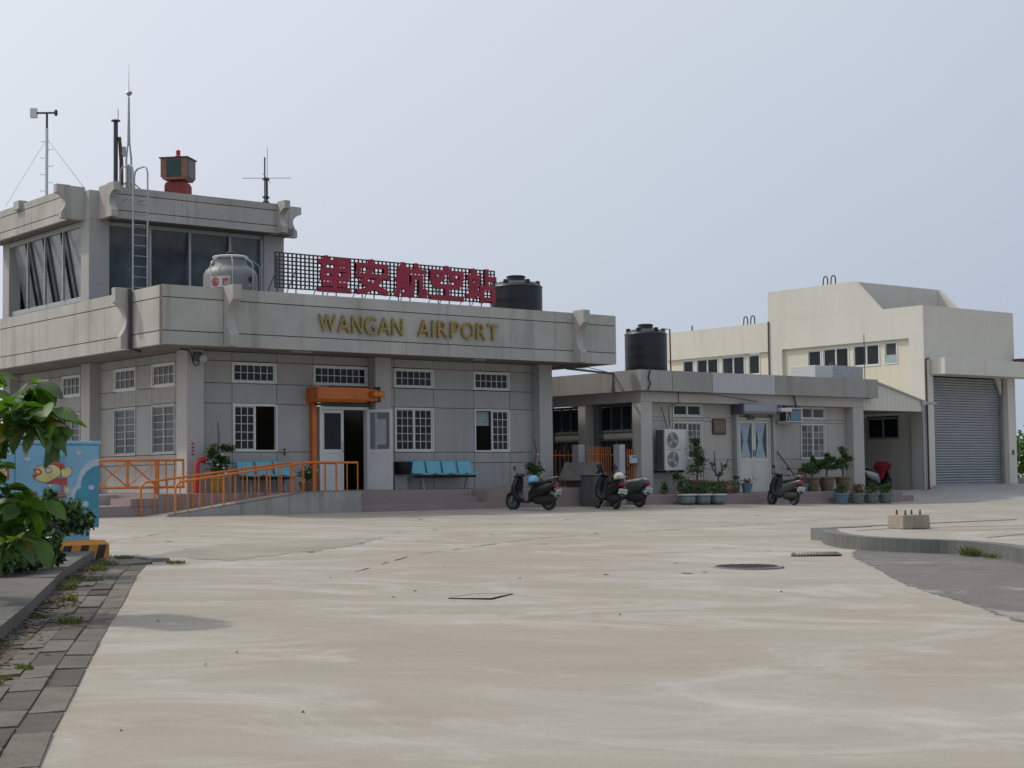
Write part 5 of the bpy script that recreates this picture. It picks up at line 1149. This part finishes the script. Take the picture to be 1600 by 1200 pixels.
for ci in range(4):
    y = 6.0
    while y < 21.8:
        L = rnd.uniform(.5, .75) * (1 if ci < 3 else 1.3)
        if y + L > 21.9: break
        g = .006
        f0, f1 = colf[ci] + .007, colf[ci + 1] - .007
        def P2(fr, yy): a, c = lerp_line(kerb, yy), lerp_line(road, yy); return (a + (c - a) * fr, yy + fr * -.18)
        if not (ci == 0 and rnd.random() < .25): slab(GU, [P2(f0, y + g + rnd.uniform(0, .03)), P2(f1, y + g + rnd.uniform(0, .03)), P2(f1, y + L - g - rnd.uniform(0, .03)), P2(f0, y + L - g - rnd.uniform(0, .03))], .022 + rnd.uniform(-.010, .006) - (.008 if ci == 3 else 0), .06, 'slabd' if rnd.random() < (.7, .5, .35, .2)[ci] else 'slab')
        y += L
# rounded far end of the gutter
for k in range(5):
    a0, a1 = R(-25 + 28 * k), R(-25 + 28 * (k + 1) - 2); cx, cy = 10.15, 21.85
    q = [(cx + math.cos(a) * rr_, cy + math.sin(a) * rr_ * 1.15) for a, rr_ in ((a0, .55), (a0, .82), (a1, .82), (a1, .55))]
    slab(GU, q, .05, .08, 'kerb', 'edge_stone')
slab(GU, [(9.95, 21.0), (10.5, 21.2), (10.6, 22.2), (10.1, 22.3)], .035, .05, 'slab')
# raised pavement with kerb stones
PV = tag(bpy.data.objects.new('pavement', None), kind='structure'); col.objects.link(PV)
y = 4.0
while y < 21.9:
    L = min(1.0, 21.95 - y)
    if L < .2: break
    q = [(lerp_line(kerb, y + .01) - .30, y + .01 + .10), (lerp_line(kerb, y + .01), y + .01), (lerp_line(kerb, y + L - .01), y + L - .01), (lerp_line(kerb, y + L - .01) - .30, y + L - .01 + .10)]
    slab(PV, q, .16, .3, 'oldwalk', 'kerb_stone'); y += L
pv = [(lerp_line(kerb, yy) - .31, yy + .1) for yy in (4, 8, 12, 16, 20, 21.9)]
sheet('pavement_surface', pv + [(9.6, 23.5), (2, 30), (-12, 30), (-12, 4)], 'oldwalk', .155)

CN = thing('utility_cabinet', (9.0, 22.45, -.1), 'pale blue roadside utility cabinet painted with a yellow and red fish', 'cabinet')
MB().box(6.35, 10.155, 22.2, 22.75, .16, 1.35).build('cabinet_body', 'blue', CN)
bevel(MB().box(6.33, 10.175, 22.17, 22.78, 1.35, 1.40).build('cabinet_lid', 'blue', CN), .01)
for a, c in ((6.38, 7.62), (7.64, 8.89), (8.91, 10.13)):
    dr_ = MB().box(a, c, 22.185, 22.2, .18, 1.335).build('cabinet_door', 'blue', CN)
    lv = MB()
    if a > 8.9:
        for (u0, u1) in ((9.30, 9.46), (9.50, 9.64)):
            for k in range(5): MB().box(u0, u1, 22.176, 22.186, 1.08 + k * .027, 1.088 + k * .027).build('louvre', 'blue', dr_)
            for k in range(6): MB().box(u0, u1, 22.176, 22.186, .62 + k * .027, .628 + k * .027).build('louvre', 'blue', dr_)
MB().box(6.6, 10.05, 22.28, 22.7, -.02, .16).build('cabinet_foot', 'blue', CN)
# mural, painted flat on the door
Y_ = 22.184
def px(p, q, ox=0): return (8.9 + (p - 23.5) / (155 - 23.5) * 1.25 + ox, .165 + (828 - q) / (828 - 690) * 1.235)
def zc(u, v): return (u / 5.456, 680 + v / 5.456)      # detail view coordinates of the mural
def flat(poly, m, dy, name='mural_shape'):
    b = MB(); n = len(poly); b.add([(x, Y_ - dy, z) for x, z in poly] + [(x, Y_ - .0005, z) for x, z in poly], [tuple(range(n))] + [(i, (i + 1) % n, (i + 1) % n + n, i + n) for i in range(n)])
    return b.build(name, m, CN)
def fz(pts): return [px(*zc(a, c)) for a, c in pts]
def blob(cx, cy, rx, ry, n=20, rot=0): return [(cx + math.cos(2 * math.pi * k / n) * rx * math.cos(rot) - math.sin(2 * math.pi * k / n) * ry * math.sin(rot), cy + math.cos(2 * math.pi * k / n) * rx * math.sin(rot) + math.sin(2 * math.pi * k / n) * ry * math.cos(rot)) for k in range(n)]
flat(fz([(845, 205), (780, 220), (720, 260), (680, 320), (655, 390), (640, 440), (600, 480), (585, 600), (600, 800), (845, 800)]), 'pale', .001)
flat(fz([(845, 268), (790, 280), (735, 320), (700, 370), (684, 430), (684, 465), (650, 480), (632, 530), (632, 640), (640, 800), (845, 800)]), 'teal', .002)
for (cx, cy, rx, ry) in ((777, 460, 28, 20), (727, 603, 28, 25), (665, 160, 24, 20), (230, 210, 28, 18), (83, 165, 14, 14)): flat(fz(blob(cx, cy, rx, ry)), 'pale', .003)
flat(fz([(425, 245), (462, 203), (520, 240), (550, 275), (545, 300), (510, 300), (470, 275), (430, 262)]), 'fishr', .002)
flat(fz([(385, 415), (470, 370), (570, 372), (568, 450), (560, 540), (500, 550), (470, 540), (450, 520), (512, 470), (505, 435), (450, 425), (400, 430)]), 'fishr', .002)
body_pts = [(283, 300), (330, 272), (400, 255), (450, 262), (490, 280), (512, 310), (560, 280), (600, 285), (608, 320), (590, 360), (545, 370), (515, 345), (480, 365), (430, 395), (390, 412), (330, 400), (290, 375), (320, 350), (275, 345), (300, 325)]
flat(fz([(345 + (a - 440) * 1.03 + 95, 335 + (c - 335) * 1.06) for a, c in body_pts]), 'ink', .003)
flat(fz(body_pts), 'fishy', .004)
flat(fz([(283, 300), (325, 290), (352, 315), (350, 340), (320, 352), (285, 385), (273, 350), (298, 333)]), 'fishr', .005)
flat(fz(blob(318, 320, 18, 13, rot=.5)), 'fishy', .006)
flat(fz(blob(408, 307, 31, 29)), 'fishr', .005); flat(fz(blob(408, 307, 23, 21)), 'pale', .006)
flat(fz([(508, 285), (514, 285), (516, 360), (508, 360)]), 'ink', .005)
flat(fz([(540, 440), (590, 470), (585, 500), (545, 510)]), 'fishy', .003)
# second fish at the door to the left
flat(fz([(-60, 270), (20, 252), (60, 265), (80, 310), (75, 380), (20, 420), (-60, 430)]), 'ink', .0035)
flat(fz([(-60, 276), (18, 258), (55, 270), (74, 312), (70, 375), (18, 413), (-60, 423)]), 'fishy', .0045)
flat(fz([(62, 280), (80, 325), (82, 378), (50, 372), (32, 350), (40, 310)]), 'fishr', .0055); flat(fz(blob(52, 332, 10, 26)), 'fishy', .0065)
flat(fz(blob(10, 312, 14, 28)), 'fishr', .0055); flat(fz(blob(8, 314, 9, 20)), 'pale', .0065)
# striped plinth
PL = CN
b = MB(); b.box(6.2, 10.27, 22.1, 22.9, -.45, -.08); b.add([(6.2, 22.1, -.08), (10.27, 22.1, -.08), (10.27, 22.9, -.08), (6.2, 22.9, -.08), (6.25, 22.16, -.02), (10.22, 22.16, -.02), (10.22, 22.85, -.02), (6.25, 22.85, -.02)], [(4, 5, 6, 7), (0, 1, 5, 4), (1, 2, 6, 5), (2, 3, 7, 6), (3, 0, 4, 7)])
b.build('plinth', 'stripe', PL)
for k in range(14):
    x = 10.2 - k * .26
    flatp = [(x - .19, 22.098, -.44), (x - .07, 22.098, -.44), (x + .03 if x + .03 < 10.26 else 10.26, 22.098, -.085), (x - .09, 22.098, -.085)]
    MB().add(flatp + [(a, 22.1, c_) for a, _, c_ in flatp], [(0, 1, 2, 3), (0, 1, 5, 4), (1, 2, 6, 5), (2, 3, 7, 6), (3, 0, 4, 7)]).build('plinth_stripe', 'ink2', PL)

# weeds in the gutter
rn0 = random.Random(77)
def weeds(name, spots, label=None):
    b = MB(); rn = random.Random(11)
    for (x, y, rr_, n, hh) in spots:
        for _ in range(n):
            a = rn.uniform(0, 6.28); q = rr_ * math.sqrt(rn.random()); px_, py_ = x + math.cos(a) * q, y + math.sin(a) * q; z = gz(px_, py_) + .02
            h_ = hh * rn.uniform(.4, 1); lx, ly = rn.uniform(-.5, .5) * h_, rn.uniform(-.5, .5) * h_; w_ = .008
            b.add([(px_ - w_, py_, z), (px_ + w_, py_ - w_, z), (px_ + lx + w_ * 1.4, py_ + ly, z + h_ * .6), (px_ + lx * 1.8, py_ + ly * 1.8, z + h_)], [(0, 1, 2), (0, 2, 3)])
    return tag(b.build(name, 'grass'), kind='stuff')
wk = [(lerp_line(kerb, y) + dx + rn0.uniform(-.06, .10), y + rn0.uniform(-.4, .4), rr_ * rn0.uniform(.3, .75), int(n * .16), h_ * rn0.uniform(.4, .9)) for _k in range(2) for y, dx, rr_, n, h_ in ((20.6, .12, .22, 260, .10), (19.2, .12, .25, 420, .12), (18.0, .18, .28, 420, .11), (16.9, .12, .22, 260, .10), (16.2, .22, .18, 120, .07), (15.0, .25, .24, 500, .08), (12.2, .3, .16, 360, .07), (13.3, .1, .15, 120, .07), (21.4, .15, .2, 160, .1), (11.3, .35, .15, 260, .07))]
wk += [(10.45, 22.0, .12, 120, .07), (10.7, 20.9, .13, 110, .05), (21.5, 15.5, .16, 110, .17), (21.25, 15.0, .1, 40, .1)]
weeds('weeds', wk)
# fallen leaves and grit
b = MB(); rn = random.Random(3)
for _ in range(420):
    y = rn.uniform(10, 21.5); x = lerp_line(kerb, y) + abs(rn.gauss(0, .22)); s = rn.uniform(.02, .05); a = rn.uniform(0, 6.28); z = gz(x, y) + .045
    b.add([(x + math.cos(a) * s, y + math.sin(a) * s, z), (x - math.sin(a) * s * .4, y + math.cos(a) * s * .4, z + .015), (x - math.cos(a) * s, y - math.sin(a) * s, z + .004), (x + math.sin(a) * s * .4, y - math.cos(a) * s * .4, z + .01)], [(0, 1, 2, 3)])
for _ in range(16):
    y = rn.uniform(9, 20); x = lerp_line(road, y) + rn.uniform(.2, 9); s = rn.uniform(.012, .028); z = gz(x, y) + .01; a = rn.uniform(0, 6)
    b.add([(x + math.cos(a) * s, y + math.sin(a) * s, z), (x - math.sin(a) * s, y + math.cos(a) * s, z + .015), (x - math.cos(a) * s, y - math.sin(a) * s, z)], [(0, 1, 2)])
tag(b.build('leaf_litter', 'rust'), kind='stuff')

# ------------------------------------------------------------------ broad leaved tree at the left
def leaf_mesh(name, L, Wd, droop, m):
    n, k = 6, 4; vs = []
    for i in range(n + 1):
        t_ = i / n; wd = Wd * (0.06, .30, .58, .85, 1.0, .86, .22)[i]
        if 0 < t_ < .25: wd = max(.008, wd)
        for j in range(k + 1):
            s = -1 + 2 * j / k; vs.append((s * wd, L * t_, -droop * L * t_ * t_ + abs(s) * wd * .35 + .02 * L * math.sin(5 * t_ + s)))
    fs = [(i * (k + 1) + j, i * (k + 1) + j + 1, (i + 1) * (k + 1) + j + 1, (i + 1) * (k + 1) + j) for i in range(n) for j in range(k)]
    me = bpy.data.meshes.new(name); me.from_pydata(vs, [], fs); me.materials.append(M[m]); me.polygons.foreach_set('use_smooth', [True] * len(fs)); return me
LM = [leaf_mesh('leaf', .31, .105, .35, 'leaf'), leaf_mesh('leaf', .27, .09, .15, 'leaf'), leaf_mesh('leaf', .35, .115, .6, 'leaf'), leaf_mesh('leaf', .24, .07, .3, 'leafold')]
rn = random.Random(21)
TR = thing('broad_leaved_tree', (6.0, 17.5, gz(6, 17.5) + .15), 'young broad leaved tree with large glossy green leaves in front of the painted cabinet', 'tree')
base = Vector((5.9, 17.6, gz(6, 17.5) + .1))
def view_pt(pxx, pyy, dist):   # a point at a distance along a viewing direction, used only to lay the crown out in metres
    v = f3 * 2565.288 + r3 * (pxx - 800) - u3 * (pyy - 600); return Vector((0, 0, H)) + v * (dist / 2565.288)
tips = []
upper = [(48, 606, 16.2), (20, 628, 16.5), (70, 640, 16.0), (92, 655, 16.2), (45, 660, 15.7), (12, 668, 15.9), (70, 668, 15.8), (30, 636, 15.8), (-30, 620, 16.4), (-60, 660, 16.2), (-20, 690, 16), (-10, 590, 16.9), (60, 625, 16.4)]
lower = [(12, 768, 16.2), (30, 790, 15.8), (0, 800, 16.0), (40, 830, 15.9), (15, 850, 15.5), (-40, 780, 16), (-30, 850, 15.8), (-80, 820, 16.3), (50, 775, 16.4), (-110, 760, 16), (-20, 730, 16.2)]
for q in upper + lower: tips.append((view_pt(*q), q))
b = MB(); b.tube([base + Vector((-.6, -.3, 0)), base + Vector((-.55, -.3, .5)), base + Vector((-.4, -.5, 1.0)), base + Vector((-.35, -.55, 1.5))], [.07, .06, .045, .03], 8)
fork = base + Vector((-.55, -.3, .5)); fork2 = base + Vector((-.4, -.5, 1.0))
b.build('trunk', 'bark', TR, smooth=True)
for p, q in tips:
    s0 = fork2 if q[1] < 700 else fork; mid = (s0 + p) / 2 + Vector((0, 0, -.05))
    MB().tube([s0, mid, p], [.022, .015, .007], 5).build('branch', 'bark', TR, smooth=True)
o0 = wl(TR)
nl = 0
for p, q in tips:
    k = 14 if q[0] > -35 else 3
    for i in range(k):
        if nl >= 298: break
        me = LM[3] if rn.random() < .07 else LM[rn.randrange(3)]
        o = bpy.data.objects.new('leaf', me); col.objects.link(o); o.parent = TR
        az = i * 2.4 + rn.uniform(-.3, .3); el = rn.uniform(-.9, .55)
        o.location = p + Vector((rn.uniform(-.03, .03), rn.uniform(-.03, .03), rn.uniform(-.07, .05))) - o0
        s = rn.uniform(.5, 1.12); o.scale = (s * rn.uniform(.75, 1.1), s, s); o.rotation_euler = Euler((el, rn.uniform(-.6, .6), az), 'XYZ'); nl += 1
# small leaved shrub in front of the cabinet
SH = thing('dense_shrub', (8.3, 20.4, -.25), 'dense dark green shrub with small leaves against the cabinet plinth', 'shrub')
b = MB(); rs = random.Random(9)
for q, rad, n in (((103, 806, 20.6), (.26, .3, .24), 700), ((80, 790, 20.5), (.15, .2, .14), 350), ((78, 775, 20.5), (.09, .12, .10), 200), ((60, 830, 20.2), (.26, .3, .26), 700), ((120, 815, 20.8), (.15, .2, .20), 420), ((66, 850, 20.0), (.22, .3, .20), 560), ((20, 850, 19.6), (.30, .3, .28), 700), ((-20, 830, 19.4), (.35, .3, .30), 600), ((38, 875, 19.3), (.28, .2, .14), 500), ((-60, 870, 18.8), (.4, .3, .3), 500), ((5, 880, 18.9), (.3, .2, .12), 400), ((138, 812, 20.9), (.08, .12, .12), 130), ((46, 866, 19.8), (.34, .25, .18), 800), ((84, 846, 20.2), (.12, .15, .16), 260), ((92, 872, 20.3), (.10, .1, .07), 120)):
    foliage(b, view_pt(*q), rad, n, .085, rs, .2)
b.build('foliage', 'leafd', SH)
b = MB()
for q in ((105, 820, 20.6), (80, 785, 20.5), (60, 830, 20.2), (85, 850, 20.0), (20, 850, 19.6)): b.tube([view_pt(80, 890, 20.0), view_pt(*q)], [.02, .008], 5)
b.build('stem', 'bark', SH, smooth=True)

# ------------------------------------------------------------------ right foreground: island, covers
isl = [(22.8, 19.62), (21.95, 18.8), (21.42, 17.98), (21.3, 17.2), (21.44, 16.55), (21.66, 15.9), (21.42, 15.0), (20.75, 14.05), (19.6, 12.8), (17.8, 11.2)]
def smoothp(pts, n=5):
    o_ = []
    for i in range(len(pts) - 1):
        p0, p1, p2, p3 = Vector(pts[max(i - 1, 0)]), Vector(pts[i]), Vector(pts[i + 1]), Vector(pts[min(i + 2, len(pts) - 1)])
        for k in range(n):
            t_ = k / n; o_.append(.5 * ((2 * p1) + (-p0 + p2) * t_ + (2 * p0 - 5 * p1 + 4 * p2 - p3) * t_ ** 2 + (-p0 + 3 * p1 - 3 * p2 + p3) * t_ ** 3))
    o_.append(Vector(pts[-1])); return o_
IS = thing('traffic_island', (23, 17, -.45), 'raised kerbed concrete island on the right of the plaza', 'island')
pl = smoothp(isl); HK = .22
inner = []
for i, p in enumerate(pl):
    d_ = (pl[min(i + 1, len(pl) - 1)] - pl[max(i - 1, 0)]).normalized(); inner.append(p + Vector((-d_.y, d_.x)) * .28)
if (inner[5] - Vector((24, 17))).length > (pl[5] - Vector((24, 17))).length: inner = [p * 2 - q for p, q in zip(pl, inner)]
for i in range(len(pl) - 1):
    a, c, e, g = pl[i], pl[i + 1], inner[i + 1], inner[i]; dd = (c - a).normalized() * .0015
    quad = [(a + dd), (c - dd), (e - dd), (g + dd)]
    bb = MB(); vs = [(q.x, q.y, gz(q.x, q.y) - .1) for q in quad] + [(q.x, q.y, gz(q.x, q.y) + HK) for q in quad]
    bb.add(vs, [(0, 1, 2, 3), (4, 5, 6, 7), (0, 1, 5, 4), (1, 2, 6, 5), (2, 3, 7, 6), (3, 0, 4, 7)]).build('kerb_stone', 'kerbshade', IS)
far = [(22.8, 19.62), (24.2, 19.75), (26, 19.8), (29, 19.9), (36, 20)]
poly = [(p.x, p.y) for p in inner] + [(30, 4), (44, 10), (44, 20.0)] + [(x, y) for x, y in far[::-1]]
o = sheet('island_paving', poly, 'plaza', HK - .012); o.parent = IS; o.location = -wl(IS); del o['kind']
b = MB()
for (x0, y0), (x1, y1) in zip(far[:-1], far[1:]): b.box(x0, x1, min(y0, y1) - .02, max(y0, y1) + .12, gz(x0, 19.7) - .1, gz(x1, 19.7) + HK + .004)
b.build('kerb_stone', 'kerb', IS)
for pts, wd in (([(22.9, 18.9), (24.4, 19.0), (27, 18.3), (30, 17.8)], .06), ([(22.9, 16.2), (24.5, 16.55), (27, 16.6)], .05), ([(23.2, 18.1), (26.5, 17.6), (30, 17.2)], .04)):
    b = MB()
    for (x0, y0), (x1, y1) in zip(pts[:-1], pts[1:]):
        d_ = Vector((x1 - x0, y1 - y0)).normalized(); n_ = Vector((-d_.y, d_.x)) * wd / 2
        b.add([(x0 - n_.x, y0 - n_.y, gz(x0, y0) + HK - .004), (x1 - n_.x, y1 - n_.y, gz(x1, y1) + HK - .004), (x1 + n_.x, y1 + n_.y, gz(x1, y1) + HK - .004), (x0 + n_.x, y0 + n_.y, gz(x0, y0) + HK - .004)], [(0, 1, 2, 3)])
    b.build('paving_joint', 'joint', IS)
FB = thing('foundation_block', (24.3, 18.85, gz(24.3, 18.85) + HK), 'square concrete lamp foundation with four rusty bolts on the island', 'block')
T = Matrix.Translation((24.3, 18.85, gz(24.3, 18.85) + HK - .01)) @ Matrix.Rotation(R(-22), 4, 'Z')
b = MB().add([(-.28, -.28, 0), (.28, -.28, 0), (.28, .28, 0), (-.28, .28, 0), (-.27, -.27, .25), (.27, -.27, .25), (.27, .27, .25), (-.27, .27, .25)], [(0, 1, 2, 3), (4, 5, 6, 7), (0, 1, 5, 4), (1, 2, 6, 5), (2, 3, 7, 6), (3, 0, 4, 7)]).xf(T)
bevel(b.build('block', 'blockc', FB), .012)
for x, y in ((-.15, -.15), (.15, -.15), (.15, .15), (-.15, .15)):
    bo = MB().tube([(x, y, .24), (x, y, .335)], .016, 8).xf(T).build('bolt', 'rust', FB, smooth=True); MB().lathe([(.026, 0), (.026, .025)], (x, y, .25), 6).xf(T).build('nut', 'rust', bo)
# covers and grate
OS = MB(); ro = random.Random(44)
for _ in range(26):
    x, y = ro.uniform(12, 34), ro.uniform(15, 31); a, c = ro.uniform(.03, .10), ro.uniform(.02, .06); th = ro.uniform(0, 3)
    if x > 20.5 and y < 20.5: continue
    pts = []
    for k in range(9):
        q = 2 * math.pi * k / 9; ru = ro.uniform(.7, 1.2); px_, py_ = x + (math.cos(q) * a * math.cos(th) - math.sin(q) * c * math.sin(th)) * ru, y + (math.cos(q) * a * math.sin(th) + math.sin(q) * c * math.cos(th)) * ru
        pts.append((px_, py_, gz(px_, py_) + .006))
    OS.add(pts, [tuple(range(9))])
tag(OS.build('oil_spots', 'slabd'), kind='stuff')
def cover_z(x, y): return gz(x, y) + .010
MH = thing('manhole_cover', (17.0, 16.0, cover_z(17, 16)), 'round rusty manhole cover in the plaza', 'manhole')
MB().lathe([(.52, -.03), (.52, 0)], (17, 16, cover_z(17, 16)), 40).build('cover_rim', 'kerb', MH); 
MB().lathe([(.44, 0), (.44, .006), (.43, .010)], (17, 16, cover_z(17, 16)), 40).build('cover_plate', 'rust', MH)
b = MB()
for k in range(-5, 6):
    hw = math.sqrt(max(0, .40 ** 2 - (k * .075) ** 2)); b.box(17 - hw, 17 + hw, 16 + k * .075 - .012, 16 + k * .075 + .012, cover_z(17, 16) + .008, cover_z(17, 16) + .016)
b.build('cover_ribs', 'darksteel', MH)
DG = thing('drain_grate', (19.9, 17.25, gz(19.9, 17.2)), 'rectangular rusty drain grate left of the island', 'grate')
a, c, e, g = Vector((20.0, 17.8)), Vector((20.55, 17.38)), Vector((19.87, 16.73)), Vector((19.2, 17.1))
z = gz(19.9, 17.2) + .004
b = MB().add([(a.x, a.y, z), (c.x, c.y, z), (e.x, e.y, z), (g.x, g.y, z)], [(0, 1, 2, 3)]); b.build('drain_pit', 'black', DG)
def strip(p, q, w_, z0, z1): 
    d_ = (q - p).normalized(); n_ = Vector((-d_.y, d_.x)) * w_ / 2; vs = [(v_.x, v_.y, zz) for zz in (z0, z1) for v_ in (p - n_, q - n_, q + n_, p + n_)]
    return MB().add(vs, [(0, 1, 2, 3), (4, 5, 6, 7), (0, 1, 5, 4), (1, 2, 6, 5), (2, 3, 7, 6), (3, 0, 4, 7)])
for (p, q) in ((a, c), (c, e), (e, g), (g, a)): strip(p, q, .05, z, z + .010).build('grate_frame', 'rust', DG)
for k in range(1, 15): t_ = k / 15; strip(a.lerp(c, t_), g.lerp(e, t_), .02, z, z + .008).build('grate_bar', 'rust', DG)
SC = thing('square_cover', (11.25, 14.65, gz(11.25, 14.65)), 'square inspection cover framed by a dark seam in the plaza', 'cover')
q = [Vector((10.82, 14.66)), Vector((11.44, 15.0)), Vector((11.74, 14.68)), Vector((11.13, 14.30))]
z = gz(11.3, 14.65) + .004
for i in range(4): strip(q[i], q[(i + 1) % 4], .018, z, z + .006).build('cover_frame', 'crack', SC)
b = MB().add([(v_.x, v_.y, z + .004) for v_ in q], [(0, 1, 2, 3)]); b.build('cover_plate', 'plaza', SC)

# ------------------------------------------------------------------ right edge: hedge and low wall beyond
HG = thing('coastal_bush', (60.5, 44, -.1), 'green bush growing beyond the right corner of the garage', 'bush')
b = MB(); rs = random.Random(2)
for c_, rad, n in (((59.4, 42.0, 1.2), (1.1, 1.1, .9), 1500), ((60.6, 42.4, 1.7), (1.2, 1.2, 1.2), 1800), ((63, 43, 1.5), (1.8, 1.5, 1.3), 1600)): foliage(b, c_, rad, n, .22, rs, .2)
b.build('foliage', 'leaf', HG); MB().tube([(60.5, 42.3, -.2), (60.5, 42.3, 1.4)], [.09, .04], 8).build('trunk', 'bark', HG)
BT = thing('bare_tree', (62.4, 44, -.1), 'leafless small tree at the right edge beyond the garage', 'tree')
b = MB(); rt = random.Random(8); b.tube([(61.0, 44, -.1), (61.0, 44, 2.4)], [.07, .05], 7); b.build('trunk', 'bark', BT)
b = MB()
for k in range(26):
    a = rt.uniform(0, 6.28); z0 = rt.uniform(1.6, 2.5); L = rt.uniform(.6, 1.4); p0 = Vector((61.0, 44, z0)); p1 = p0 + Vector((math.cos(a) * L * .45, math.sin(a) * L * .45, L)); b.tube([p0, (p0 + p1) / 2 + Vector((math.cos(a) * .15, 0, 0)), p1], [.02, .013, .004], 4)
b.build('twigs', 'bark', BT)
tag(MB().box(54.5, 80, 41.0, 41.25, -.3, .55).build('low_wall', 'kerb'), 'low concrete wall beyond the right end of the garage', 'wall')
